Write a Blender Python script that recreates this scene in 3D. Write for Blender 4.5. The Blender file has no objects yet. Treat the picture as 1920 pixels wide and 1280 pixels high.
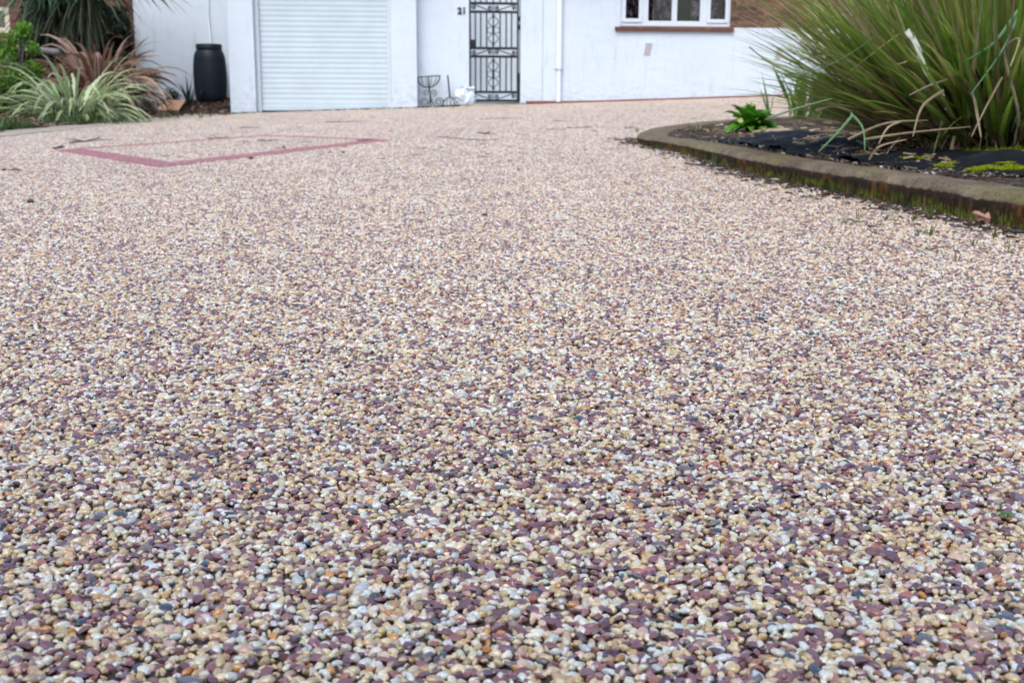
import bpy, bmesh, math, random
import numpy as np
from mathutils import Vector, Matrix, Euler, noise

random.seed(7)
RNG = np.random.default_rng(11)
PI = math.pi
sc = bpy.context.scene
COL = sc.collection

# ------------------------------------------------------------------ camera
FPX, CX, CY = 2237.0, 960.0, 640.0      # focal length in pixels of the 1920 px wide picture
EYE = 0.40
PITCH = math.atan(455.0 / FPX)
ROLL = math.radians(0.25)
cam = bpy.data.cameras.new('camera')
cam.sensor_width = 36.0
cam.lens = 36.0 * FPX / 1920.0
cam.clip_start = 0.02
cam.clip_end = 500
cam.dof.use_dof = True
cam.dof.focus_distance = 1.45
cam.dof.aperture_fstop = 14.0
camo = bpy.data.objects.new('camera', cam)
COL.objects.link(camo)
camo.location = (0, 0, EYE)
CAMROT = Euler((PI / 2 - PITCH, 0, 0)).to_matrix() @ Matrix.Rotation(ROLL, 3, 'Z')
camo.rotation_euler = CAMROT.to_euler()
sc.camera = camo

# ------------------------------------------------------------------ world and sun (thin overcast)
SUN_EL, SUN_AZ = math.radians(52), math.radians(196)     # azimuth clockwise from +Y
w = bpy.data.worlds.new('World')
sc.world = w
w.use_nodes = True
nt = w.node_tree
bg = nt.nodes['Background']
sky = nt.nodes.new('ShaderNodeTexSky')
sky.sky_type = 'NISHITA'
sky.sun_disc = False
sky.sun_elevation = SUN_EL
sky.sun_rotation = SUN_AZ
sky.air_density = 1.0
sky.dust_density = 2.0
sky.ozone_density = 2.2
nt.links.new(sky.outputs[0], bg.inputs[0])
bg.inputs[1].default_value = 0.14
sl = bpy.data.lights.new('sun', 'SUN')
sl.energy = 1.3
sl.angle = math.radians(40)
sl.color = (0.95, 0.965, 1.0)
so = bpy.data.objects.new('sun', sl)
COL.objects.link(so)
sd = Vector((math.sin(SUN_AZ) * math.cos(SUN_EL), math.cos(SUN_AZ) * math.cos(SUN_EL), math.sin(SUN_EL)))
so.rotation_euler = sd.to_track_quat('Z', 'Y').to_euler()
so.location = (0, 0, 30)
sc.view_settings.view_transform = 'Standard'
sc.view_settings.look = 'None'
sc.view_settings.exposure = 1.06
sc.view_settings.gamma = 1
sc.view_settings.use_curve_mapping = False

# ------------------------------------------------------------------ geometry of the place
HOUSE_Y, HYAW = 19.5, math.radians(5)


def g(x, y):
    """height of the drive"""
    t = max(y, 0.0) / 19.5
    return max(0.05, 0.295 + 0.033 * max(-9, min(9, x))) * t ** 1.4


def ray(px, py):
    d = CAMROT @ Vector(((px - CX) / FPX, -(py - CY) / FPX, -1))
    return Vector((0, 0, EYE)), d.normalized()


def hit(px, py, f=g, far=60.0, near=0.3):
    """the point of the surface z = f(x, y) seen at a pixel"""
    o, d = ray(px, py)
    t = near
    while t < far:
        p = o + d * t
        if p.z < f(p.x, p.y):
            a, b = t - 0.05, t
            for _ in range(20):
                m = (a + b) / 2
                q = o + d * m
                if q.z < f(q.x, q.y): b = m
                else: a = m
            q = o + d * b
            return Vector((q.x, q.y, f(q.x, q.y)))
        t += 0.05
    q = o + d * far
    return q


HM = Matrix.Translation((0, HOUSE_Y, 0)) @ Matrix.Rotation(HYAW, 4, 'Z')
HMI = HM.inverted()


def W(px, py, dy=0.0):
    """house-local point on the plane y = dy seen at a pixel"""
    o, d = ray(px, py)
    o2 = HMI @ o
    d2 = HMI.to_3x3() @ d
    t = (dy - o2.y) / d2.y
    return o2 + d2 * t


def at(px, py, Y):
    """world point at distance Y seen at a pixel"""
    o, d = ray(px, py)
    return o + d * (Y / d.y)


def gh(u, dy=0.0):
    """ground height at house-local u"""
    p = HM @ Vector((u, dy, 0))
    return g(p.x, p.y)


# ------------------------------------------------------------------ helpers
def tag(o, label=None, cat=None, group=None, kind=None):
    if label: o['label'] = label
    if cat: o['category'] = cat
    if group: o['group'] = group
    if kind: o['kind'] = kind
    return o


def empty(name, loc=(0, 0, 0), rz=0):
    o = bpy.data.objects.new(name, None)
    COL.objects.link(o)
    o.location = loc
    o.rotation_euler = (0, 0, rz)
    return o


class MB:
    """collects geometry for ONE mesh object"""
    def __init__(s):
        s.v, s.f, s.c, s.n = [], [], [], 0

    def add(s, vs, fs, col=None):
        k = len(s.v)
        s.v += [tuple(p) for p in vs]
        s.f += [tuple(i + k for i in f) for f in fs]
        if col is None: col = (1, 1, 1)
        if len(vs) and isinstance(col[0], (tuple, list)): s.c += list(col)
        else: s.c += [tuple(col)] * len(vs)

    def box(s, x0, x1, y0, y1, z0, z1, col=None, m=None):
        vs = [Vector((x, y, z)) for z in (z0, z1) for y in (y0, y1) for x in (x0, x1)]
        if m is not None: vs = [m @ p for p in vs]
        s.add(vs, [(0, 2, 3, 1), (4, 5, 7, 6), (0, 1, 5, 4), (2, 6, 7, 3), (0, 4, 6, 2), (1, 3, 7, 5)], col)

    def poly(s, pts, col=None):
        s.add(pts, [tuple(range(len(pts)))], col)

    def tube(s, pts, r, n=8, col=None, caps=True):
        pts = [Vector(p) for p in pts]
        rs = r if isinstance(r, (list, tuple)) else [r] * len(pts)
        t0 = (pts[1] - pts[0]).normalized()
        ref = Vector((0, 0, 1)) if abs(t0.z) < .9 else Vector((1, 0, 0))
        side = t0.cross(ref).normalized()
        vs, fs = [], []
        for i, p in enumerate(pts):
            a = pts[max(i - 1, 0)]; b = pts[min(i + 1, len(pts) - 1)]
            t = (b - a).normalized()
            side = (side - t * side.dot(t)).normalized()
            up = t.cross(side)
            for k in range(n):
                an = 2 * PI * k / n
                vs.append(p + (side * math.cos(an) + up * math.sin(an)) * rs[i])
            if i:
                for k in range(n):
                    a0 = (i - 1) * n + k; a1 = (i - 1) * n + (k + 1) % n
                    fs.append((a0, a1, a1 + n, a0 + n))
        if caps:
            fs.append(tuple(range(n - 1, -1, -1)))
            fs.append(tuple((len(pts) - 1) * n + k for k in range(n)))
        s.add(vs, fs, col)

    def lathe(s, prof, c=(0, 0, 0), n=32, col=None):
        vs, fs = [], []
        for i, (r, z) in enumerate(prof):
            for k in range(n):
                a = 2 * PI * k / n
                vs.append((c[0] + r * math.cos(a), c[1] + r * math.sin(a), c[2] + z))
            if i:
                for k in range(n):
                    a0 = (i - 1) * n + k; a1 = (i - 1) * n + (k + 1) % n
                    fs.append((a0, a1, a1 + n, a0 + n))
        s.add(vs, fs, col)

    def blade(s, root, az, el, L, wd, droop=0.6, col=(.1, .2, .05), tip=None, n=7, edge=None, roll=0.0, wig=0.0, fold=.25, kink=None):
        """a strap leaf: arching centre line, folded cross-section, tapering to a point"""
        d = Vector((math.cos(az) * math.cos(el), math.sin(az) * math.cos(el), math.sin(el)))
        p = Vector(root)
        side0 = Vector((-math.sin(az), math.cos(az), 0))
        tip = tip or col
        vs, fs, cs = [], [], []
        st = L / n
        for i in range(n + 1):
            t = i / n
            ww = wd * (0.55 + 0.9 * t if t < .4 else .91 * (1 - ((t - .4) / .6) ** 1.8)) * .5
            ww = max(ww, wd * .02)
            up = side0.cross(d)
            if up.z < 0: up = -up
            rr = roll * t
            sd_ = side0 * math.cos(rr) + up * math.sin(rr)
            up2 = up * math.cos(rr) - side0 * math.sin(rr)
            c = tuple(col[k] * (1 - t) + tip[k] * t for k in range(3))
            e = c if edge is None else edge
            vs += [p - sd_ * ww + up2 * ww * fold, p, p + sd_ * ww + up2 * ww * fold]
            cs += [e, c, e]
            if i:
                a = (i - 1) * 3
                fs += [(a, a + 1, a + 4, a + 3), (a + 1, a + 2, a + 5, a + 4)]
            p = p + d * st
            dd = droop * (0.4 + 1.2 * t) / n
            if kink is not None and abs(t - kink[0]) < .5 / n: dd += kink[1]
            d = (d + Vector((0, 0, -1)) * dd + side0 * (wig * random.uniform(-1, 1))).normalized()
        s.add(vs, fs, cs)

    def build(s, name, mat, parent=None, smooth=False, loc=None):
        me = bpy.data.meshes.new(name)
        me.from_pydata(s.v, [], s.f)
        ca = me.color_attributes.new('col', 'FLOAT_COLOR', 'POINT')
        arr = np.ones((len(s.v), 4), dtype=np.float32)
        arr[:, :3] = np.array(s.c, dtype=np.float32).reshape(-1, 3)
        ca.data.foreach_set('color', arr.ravel())
        if smooth:
            me.polygons.foreach_set('use_smooth', [True] * len(me.polygons))
        me.materials.append(mat)
        me.update()
        o = bpy.data.objects.new(name, me)
        COL.objects.link(o)
        if parent: o.parent = parent
        if loc: o.location = loc
        return o


def bevel(o, wd=0.004, seg=2):
    m = o.modifiers.new('bevel', 'BEVEL')
    m.width = wd; m.segments = seg; m.limit_method = 'ANGLE'; m.angle_limit = math.radians(40)
    return o


# ------------------------------------------------------------------ materials
class NM:
    def __init__(s, name):
        s.m = bpy.data.materials.new(name)
        s.m.use_nodes = True
        s.t = s.m.node_tree
        s.b = s.t.nodes['Principled BSDF']

    def n(s, typ, **kw):
        x = s.t.nodes.new(typ)
        for k, v in kw.items(): setattr(x, k, v)
        return x

    def l(s, a, b): s.t.links.new(a, b)

    def noise(s, scale, detail=4, rough=.55, vec=None, dist=0):
        x = s.n('ShaderNodeTexNoise')
        x.inputs['Scale'].default_value = scale
        x.inputs['Detail'].default_value = detail
        x.inputs['Roughness'].default_value = rough
        x.inputs['Distortion'].default_value = dist
        if vec: s.l(vec, x.inputs['Vector'])
        return x.outputs['Fac']

    def ramp(s, fac, stops):
        x = s.n('ShaderNodeValToRGB')
        el = x.color_ramp.elements
        while len(el) < len(stops): el.new(0.5)
        for e, (p, c) in zip(el, stops):
            e.position = p
            e.color = (*c, 1) if len(c) == 3 else c
        s.l(fac, x.inputs[0])
        return x.outputs[0]

    def mix(s, fac, a, b, mode='MIX'):
        x = s.n('ShaderNodeMix', data_type='RGBA', blend_type=mode)
        for sock, v in ((x.inputs['Factor'], fac), (x.inputs['A'], a), (x.inputs['B'], b)):
            if isinstance(v, (int, float)): sock.default_value = v
            elif isinstance(v, tuple): sock.default_value = (*v, 1) if len(v) == 3 else v
            else: s.l(v, sock)
        return x.outputs['Result']

    def math(s, op, a, b=0.0, clamp=False):
        x = s.n('ShaderNodeMath', operation=op, use_clamp=clamp)
        for i, v in enumerate((a, b)):
            if isinstance(v, (int, float)): x.inputs[i].default_value = v
            else: s.l(v, x.inputs[i])
        return x.outputs[0]

    def coord(s, kind='Object', scale=None):
        if kind == 'World':
            o = s.n('ShaderNodeNewGeometry').outputs['Position']
        else:
            o = s.n('ShaderNodeTexCoord').outputs[kind]
        if scale:
            mp = s.n('ShaderNodeMapping')
            mp.inputs['Scale'].default_value = scale
            s.l(o, mp.inputs['Vector'])
            o = mp.outputs[0]
        return o

    def attr(s, name, typ='GEOMETRY'):
        x = s.n('ShaderNodeAttribute', attribute_name=name, attribute_type=typ)
        return x.outputs['Color']

    def bump(s, h, strength=.4, dist=.01):
        x = s.n('ShaderNodeBump')
        x.inputs['Strength'].default_value = strength
        x.inputs['Distance'].default_value = dist
        s.l(h, x.inputs['Height'])
        s.l(x.outputs[0], s.b.inputs['Normal'])

    def out(s, col=None, rough=.6, spec=.5, metal=0):
        if col is not None:
            if isinstance(col, tuple): s.b.inputs['Base Color'].default_value = (*col, 1)
            else: s.l(col, s.b.inputs['Base Color'])
        if isinstance(rough, (int, float)): s.b.inputs['Roughness'].default_value = rough
        else: s.l(rough, s.b.inputs['Roughness'])
        s.b.inputs['Specular IOR Level'].default_value = spec
        s.b.inputs['Metallic'].default_value = metal
        return s.m


def m_plain(name, col, rough=.5, spec=.5, metal=0, var=.12, scale=12, bump=0, dist=.002):
    k = NM(name)
    v = k.coord()
    nz = k.noise(scale, 5, .6, v)
    lo = tuple(c * (1 - var) for c in col); hi = tuple(min(1, c * (1 + var)) for c in col)
    if bump: k.bump(k.noise(scale * 8, 4, .6, v), bump, dist)
    return k.out(k.ramp(nz, [(.3, lo), (.7, hi)]), rough, spec, metal)


def m_leaf(name, rough=.42, trans=.36, spec=.4, var=.3):
    k = NM(name)
    c = k.attr('col')
    v = k.coord('World')
    nz = k.noise(25, 4, .6, v)
    c = k.mix(1.0, c, k.ramp(nz, [(.25, (1 - var,) * 3), (.75, (1 + var * .6,) * 3)]), 'MULTIPLY')
    k.out(c, rough, spec)
    tr = k.n('ShaderNodeBsdfTranslucent')
    k.l(c, tr.inputs[0])
    mx = k.n('ShaderNodeMixShader')
    mx.inputs[0].default_value = trans
    k.l(k.b.outputs[0], mx.inputs[1]); k.l(tr.outputs[0], mx.inputs[2])
    k.l(mx.outputs[0], k.t.nodes['Material Output'].inputs['Surface'])
    return k.m


def m_stone(name, typ):
    k = NM(name)
    c = k.attr('col', typ)
    v = k.coord('World')
    nz = k.noise(330, 3, .6, v)
    c = k.mix(1.0, c, k.ramp(nz, [(.25, (.74, .70, .64)), (.5, (.98, .98, .98)), (.8, (1.18, 1.16, 1.12))]), 'MULTIPLY')
    big = k.noise(.8, 6, .68, v)
    c = k.mix(1.0, c, k.ramp(big, [(.28, (.84, .81, .82)), (.5, (.97, .96, .97)), (.72, (1.06, 1.05, 1.05))]), 'MULTIPLY')
    k.bump(k.noise(700, 3, .6, v), .35, .0008)
    k.b.inputs['Coat Weight'].default_value = .9
    k.b.inputs['Coat Roughness'].default_value = .16
    return k.out(c, .4, .5)


def m_wall():
    k = NM('white_render')
    v = k.coord('World')
    f = k.noise(60, 5, .6, v)
    c = k.noise(1.2, 5, .6, v)
    col = k.ramp(c, [(.3, (.57, .62, .66)), (.7, (.615, .665, .70))])
    # grubby splash zone close to the ground
    sep = k.n('ShaderNodeSeparateXYZ'); k.l(k.coord('Object'), sep.inputs[0])
    hgt = k.math('ADD', sep.outputs[2], k.math('MULTIPLY', k.noise(3.5, 5, .65, v), -.35))
    low = k.math('MULTIPLY', k.math('SUBTRACT', .62, hgt), 1.8, True)
    spots = k.ramp(k.noise(9, 6, .7, k.coord('World', (1, 1, 2.2))), [(.48, (0, 0, 0)), (.66, (1, 1, 1))])
    col = k.mix(k.math('MULTIPLY', low, spots), col, (.40, .44, .46))
    st = k.ramp(k.noise(5, 5, .7, k.coord('World', (2.5, 2.5, .35))), [(.55, (0, 0, 0)), (.8, (1, 1, 1))])
    col = k.mix(k.math('MULTIPLY', st, .7), col, (.42, .47, .48))
    k.bump(k.math('ADD', f, k.math('MULTIPLY', k.noise(4, 4, .5, k.coord('World', (1, 1, 1.7))), 2.2)), .4, .010)
    return k.out(col, .75, .3)


def m_brick(name, c1, c2, mortar):
    k = NM(name)
    v = k.coord('Object')
    sep = k.n('ShaderNodeSeparateXYZ'); k.l(v, sep.inputs[0])
    cmb = k.n('ShaderNodeCombineXYZ')
    k.l(k.math('ADD', sep.outputs[0], sep.outputs[1]), cmb.inputs[0]); k.l(sep.outputs[2], cmb.inputs[1])
    b = k.n('ShaderNodeTexBrick')
    b.inputs['Scale'].default_value = 1
    b.inputs['Brick Width'].default_value = .225
    b.inputs['Row Height'].default_value = .075
    b.inputs['Mortar Size'].default_value = .008
    b.inputs['Mortar Smooth'].default_value = .3
    b.inputs['Bias'].default_value = 0
    b.inputs['Color1'].default_value = (*c1, 1); b.inputs['Color2'].default_value = (*c2, 1)
    b.inputs['Mortar'].default_value = (*mortar, 1)
    k.l(cmb.outputs[0], b.inputs['Vector'])
    nz = k.noise(9, 5, .7, v)
    col = k.mix(1.0, b.outputs['Color'], k.ramp(nz, [(.3, (.55, .52, .5)), (.55, (1, 1, 1)), (.75, (1.5, 1.45, 1.35))]), 'MULTIPLY')
    k.bump(k.math('SUBTRACT', k.math('MULTIPLY', k.noise(80, 4, .6, v), .4), b.outputs['Fac']), .5, .008)
    return k.out(col, .85, .3)


def m_kerb():
    k = NM('weathered_concrete')
    v = k.coord('World')
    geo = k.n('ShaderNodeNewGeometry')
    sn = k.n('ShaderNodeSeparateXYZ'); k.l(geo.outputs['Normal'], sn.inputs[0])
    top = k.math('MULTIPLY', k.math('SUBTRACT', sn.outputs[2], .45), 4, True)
    a = k.noise(7, 6, .65, v)
    fine = k.noise(160, 4, .7, v)
    tc = k.ramp(a, [(.3, (.10, .070, .050)), (.5, (.165, .120, .088)), (.7, (.25, .195, .15))])
    tc = k.mix(1.0, tc, k.ramp(fine, [(.36, (.38, .37, .36)), (.56, (1.12, 1.12, 1.12)), (.72, (1.5, 1.45, 1.35))]), 'MULTIPLY')
    moss = k.math('MULTIPLY', k.ramp(k.noise(2.2, 6, .7, v), [(.42, (0, 0, 0)), (.62, (1, 1, 1))]), k.ramp(k.noise(45, 4, .7, v), [(.4, (.15, .15, .15)), (.65, (1, 1, 1))]))
    tc = k.mix(k.math('MULTIPLY', moss, .6), tc, (.19, .20, .035))
    # face: darker than the top, with vertical rust, moss and lichen streaks
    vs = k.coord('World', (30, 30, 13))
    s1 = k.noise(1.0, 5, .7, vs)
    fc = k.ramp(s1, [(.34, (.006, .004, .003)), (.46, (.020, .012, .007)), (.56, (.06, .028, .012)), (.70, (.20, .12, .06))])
    at_ = k.attr('col')
    sepa = k.n('ShaderNodeSeparateColor'); k.l(at_, sepa.inputs[0])
    h = sepa.outputs[0]           # 0 at the ground, 1 at the top arris (stored per vertex)
    wob = k.math('ADD', h, k.math('MULTIPLY', k.math('SUBTRACT', k.noise(14, 4, .6, v), .5), .9))
    band = k.math('MULTIPLY', k.math('SUBTRACT', wob, .55), 5, True)
    fc = k.mix(k.math('MULTIPLY', band, .8), fc, (.030, .019, .014))
    lowm = k.math('MULTIPLY', k.math('SUBTRACT', .72, wob), 2.2, True)
    gm = k.math('MULTIPLY', k.ramp(k.noise(1, 5, .75, k.coord('World', (75, 75, 30))), [(.47, (0, 0, 0)), (.56, (1, 1, 1))]), lowm)
    fc = k.mix(gm, fc, k.ramp(k.noise(9, 4, .6, v), [(.4, (.03, .055, .006)), (.65, (.16, .19, .02))]))
    om = k.math('MULTIPLY', k.ramp(k.noise(5, 5, .7, k.coord('World', (1, 1, .6))), [(.56, (0, 0, 0)), (.68, (1, 1, 1))]), .8)
    fc = k.mix(om, fc, (.26, .10, .015))
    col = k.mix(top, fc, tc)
    k.bump(k.math('ADD', k.noise(90, 5, .7, v), k.math('MULTIPLY', s1, .8)), .8, .006)
    return k.out(col, .85, .12)


def m_soil(name='soil', c=(.035, .026, .020), dry=(.12, .095, .075)):
    k = NM(name)
    v = k.coord('World')
    a = k.noise(30, 6, .75, v)
    col = k.ramp(a, [(.35, tuple(x * .5 for x in c)), (.5, c), (.66, dry)])
    k.bump(k.noise(45, 6, .7, v), 1.0, .02)
    return k.out(col, .95, .08)


M = {}
M['stone_i'] = m_stone('gravel_stone', 'INSTANCER')
M['stone_g'] = m_stone('gravel_stone_far', 'GEOMETRY')
M['resin'] = m_plain('resin_gap_shade', (.045, .025, .015), .5, .5, var=.4, scale=300)  # near-black resin: shade of the gaps between stones put into the colour
M['wall'] = m_wall()
M['bright'] = m_plain('white_masonry_paint', (.68, .74, .78), .7, .3, var=.04, bump=.3)
M['brick_r'] = m_brick('brown_brick', (.095, .05, .03), (.22, .125, .07), (.13, .10, .075))
M['brick_l'] = m_brick('red_brown_brick', (.13, .05, .035), (.19, .085, .05), (.13, .10, .08))
M['upvc'] = m_plain('white_plastic', (.62, .66, .69), .3, .5, var=.03)
M['shutter'] = m_plain('shutter_paint', (.50, .565, .585), .38, .5, var=.06, scale=3)
M['pipe'] = m_plain('white_pipe', (.72, .76, .79), .6, .3, var=.03)
M['frame'] = m_plain('painted_frame', (.55, .59, .62), .5, .4, var=.06)
M['iron'] = m_plain('black_iron', (.006, .007, .010), .45, .5, var=.4, scale=40, bump=.2)
M['dark'] = m_plain('dark_interior', (.02, .018, .02), .8, .3, var=.3)
M['sill'] = m_brick('sill_tile', (.15, .07, .048), (.19, .09, .06), (.11, .06, .045))
M['redtile'] = m_plain('red_brick_plinth', (.20, .060, .038), .8, .3, var=.35, scale=18, bump=.5)
M['butt'] = m_plain('dark_plastic', (.006, .011, .017), .5, .35, var=.2, scale=6)
M['lid'] = m_plain('black_plastic', (.008, .010, .013), .5, .4, var=.2)
M['leaf'] = m_leaf('foliage')
M['straw'] = m_leaf('dry_leaf', .7, .15, .2)
M['kerb'] = m_kerb()
M['soil'] = m_soil()
M['concrete'] = m_plain('stained_concrete', (.33, .28, .21), .85, .3, var=.3, scale=3.5, bump=.5)
M['wood'] = m_plain('grey_timber', (.17, .155, .14), .8, .3, var=.35, scale=7, bump=.5)
M['twig'] = m_plain('twig_bark', (.075, .058, .055), .8, .3, var=.5, scale=90, bump=.5)
M['vent'] = m_plain('beige_vent', (.42, .40, .38), .7, .3, var=.08)


def m_glass():
    k = NM('window_glass')
    k.out((.02, .022, .026), .04, .8)
    return k.m


M['glass'] = m_glass()


def m_curtain():
    k = NM('patterned_curtain')
    v = k.coord('Object', (1, 1, .55))
    f = k.noise(7, 6, .85, v)
    c = k.ramp(f, [(.42, (.006, .003, .005)), (.50, (.05, .018, .024)), (.58, (.34, .30, .36))])
    return k.out(c, .9, .2)


M['curtain'] = m_curtain()


def m_bag():
    k = NM('white_polythene')
    v = k.coord('Object')
    k.bump(k.noise(14, 5, .7, v, .6), .9, .02)
    k.b.inputs['Transmission Weight'].default_value = .15
    return k.out((.74, .80, .84), .3, .5)


M['bag'] = m_bag()


def m_membrane():
    k = NM('black_weed_membrane')
    v = k.coord('World')
    a = k.noise(6, 6, .7, v)
    wv = k.noise(1, 4, .6, k.coord('World', (260, 260, 260)))
    c = k.ramp(a, [(.35, (.004, .005, .006)), (.55, (.009, .011, .014)), (.74, (.05, .045, .04))])
    k.bump(k.math('ADD', wv, k.math('MULTIPLY', a, 2)), .6, .004)
    return k.out(c, .75, .15)


M['membrane'] = m_membrane()

# ------------------------------------------------------------------ the drive: base sheet and resin-bound stones
PAL = np.array([
    (.74, .61, .37), (.64, .475, .235), (.79, .745, .60), (.69, .71, .655), (.57, .39, .20), (.60, .28, .075),
    (.210, .092, .095), (.29, .120, .112), (.150, .072, .088), (.42, .16, .11), (.048, .062, .078), (.16, .14, .145), (.42, .30, .21), (.66, .44, .32)])
PW = np.array([23, 13, 18, 11, 8, 2.6, 11.5, 10, 4, 2.4, 1.3, 1.8, 6, 4.5])


def base_shape(kind, seed):
    bm = bmesh.new()
    bmesh.ops.create_icosphere(bm, subdivisions=2 if kind != 'low' else 1, radius=1 if kind != 'low' else 1.09)
    r = random.Random(seed)
    if kind == 'chip':
        for _ in range(7):
            n = Vector((r.gauss(0, 1), r.gauss(0, 1), r.gauss(0, 1))).normalized()
            d = r.uniform(.42, .68)
            for v in bm.verts:
                e = v.co.dot(n) - d
                if e > 0: v.co -= n * e
    else:
        off = Vector((seed * 3.1, seed * 1.7, 0))
        for v in bm.verts:
            v.co *= 1 + .42 * noise.noise(v.co * 1.2 + off) + .10 * noise.noise(v.co * 3 + off)
    vs = np.array([v.co[:] for v in bm.verts], dtype=np.float32)
    fs = np.array([[q.index for q in f.verts] for f in bm.faces], dtype=np.int32)
    bm.free()
    return vs, fs


def scatter(x0, x1, y0, y1, sp, rng, palw=None, wrap=False):
    """jittered hexagonal packing with a stone description for every point"""
    nx = int((x1 - x0) / sp) + 1; ny = int((y1 - y0) / (sp * .866)) + 1
    spy = sp * .866
    if wrap:                     # exact number of rows and columns, so that slabs butt without a seam
        nx = round((x1 - x0) / sp); ny = 2 * round((y1 - y0) / spy / 2)
        sp = (x1 - x0) / nx; spy = (y1 - y0) / ny
    ii, jj = np.meshgrid(np.arange(nx), np.arange(ny))
    x = x0 + (ii + .25 + .5 * (jj % 2)) * sp; y = y0 + (jj + .5) * spy
    x = x.ravel() + rng.uniform(-.42, .42, x.size) * sp
    y = y.ravel() + rng.uniform(-.42, .42, y.size) * sp
    return stones(x, y, rng, palw)


def stones(x, y, rng, palw=None):
    n = x.size
    wts = (PW if palw is None else palw)
    clump = (np.sin(x * 61 + 3 * np.sin(y * 37)) + np.sin(y * 83 + 2 * np.sin(x * 47)) + np.sin((x + y) * 29)) / 3
    cdf = np.cumsum(wts / wts.sum())
    u = rng.random(n)
    k = np.searchsorted(cdf, u)
    flip = (rng.random(n) < np.clip(clump, 0, 1) * .26) & (k < 6) if palw is None else np.zeros(n, bool)
    k = np.where(flip, rng.choice([6, 7, 8], n), k)
    chip = (k >= 6) & (k <= 9)
    slate = (k == 10) | (k == 11)
    s = rng.uniform(.0030, .0052, n) * np.where(rng.random(n) < .06, 1.45, 1)
    s = np.where(chip, rng.uniform(.0044, .0080, n), s)
    s = np.where(slate, rng.uniform(.0036, .0082, n), s)
    s = np.where(rng.random(n) < .14, s * .62, s)
    sx = s * rng.uniform(.95, 1.45, n); sy = s * rng.uniform(.7, .95, n)
    sz = s * np.where(chip | slate, rng.uniform(.42, .62, n), rng.uniform(.66, .9, n))
    sz = np.maximum(sz, .0021)
    rx = rng.normal(0, .20, n); ry = rng.normal(0, .20, n); rz = rng.uniform(0, 2 * PI, n)
    z = .0030 - sz + rng.uniform(-.0030, .0009, n) + np.where(chip, .0003, 0)      # trowelled: the tops lie nearly level
    col = PAL[k] * rng.uniform(.80, 1.14, (n, 1)) * rng.uniform(.95, 1.05, (n, 3))
    chip = chip | (rng.random(n) < .38)          # a good many of the pale stones are broken too
    return dict(x=x, y=y, z=z, s=np.stack([sx, sy, sz], 1), r=np.stack([rx, ry, rz], 1), col=col, chip=chip)


def rotm(r):
    cx, cy, cz = np.cos(r).T; sx, sy, sz = np.sin(r).T
    m = np.empty((len(r), 3, 3))
    m[:, 0, 0] = cz * cy; m[:, 0, 1] = cz * sy * sx - sz * cx; m[:, 0, 2] = cz * sy * cx + sz * sx
    m[:, 1, 0] = sz * cy; m[:, 1, 1] = sz * sy * sx + cz * cx; m[:, 1, 2] = sz * sy * cx - cz * sx
    m[:, 2, 0] = -sy; m[:, 2, 1] = cy * sx; m[:, 2, 2] = cy * cx
    return m


def stones_mesh(name, d, shapes_r, shapes_c, mat, smooth=True):
    """one mesh holding every stone of d"""
    n = len(d['x'])
    R = rotm(d['r'])
    P = np.stack([d['x'], d['y'], d['z']], 1)
    V, F, C = [], [], []
    off = 0
    sel = np.where(d['chip'], RNG.integers(0, len(shapes_c), n) + len(shapes_r), RNG.integers(0, len(shapes_r), n))
    for i, (bv, bf) in enumerate(shapes_r + shapes_c):
        ix = np.nonzero(sel == i)[0]
        if not len(ix): continue
        vv = bv[None] * d['s'][ix][:, None, :]
        vv = np.einsum('nij,nkj->nki', R[ix], vv) + P[ix][:, None, :]
        m = len(bv)
        V.append(vv.reshape(-1, 3))
        F.append((bf[None] + (np.arange(len(ix)) * m)[:, None, None] + off).reshape(-1, 3))
        C.append(np.repeat(d['col'][ix], m, 0))
        off += m * len(ix)
    V = np.concatenate(V).astype(np.float32); F = np.concatenate(F).astype(np.int32); C = np.concatenate(C)
    me = bpy.data.meshes.new(name)
    me.vertices.add(len(V)); me.vertices.foreach_set('co', V.ravel())
    me.loops.add(F.size); me.loops.foreach_set('vertex_index', F.ravel())
    me.polygons.add(len(F)); me.polygons.foreach_set('loop_start', np.arange(0, F.size, 3, dtype=np.int32))
    if smooth: me.polygons.foreach_set('use_smooth', np.ones(len(F), bool))
    ca = me.color_attributes.new('col', 'FLOAT_COLOR', 'POINT')
    ca.data.foreach_set('color', np.concatenate([C, np.ones((len(C), 1))], 1).astype(np.float32).ravel())
    me.materials.append(mat)
    me.update()
    return me


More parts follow.
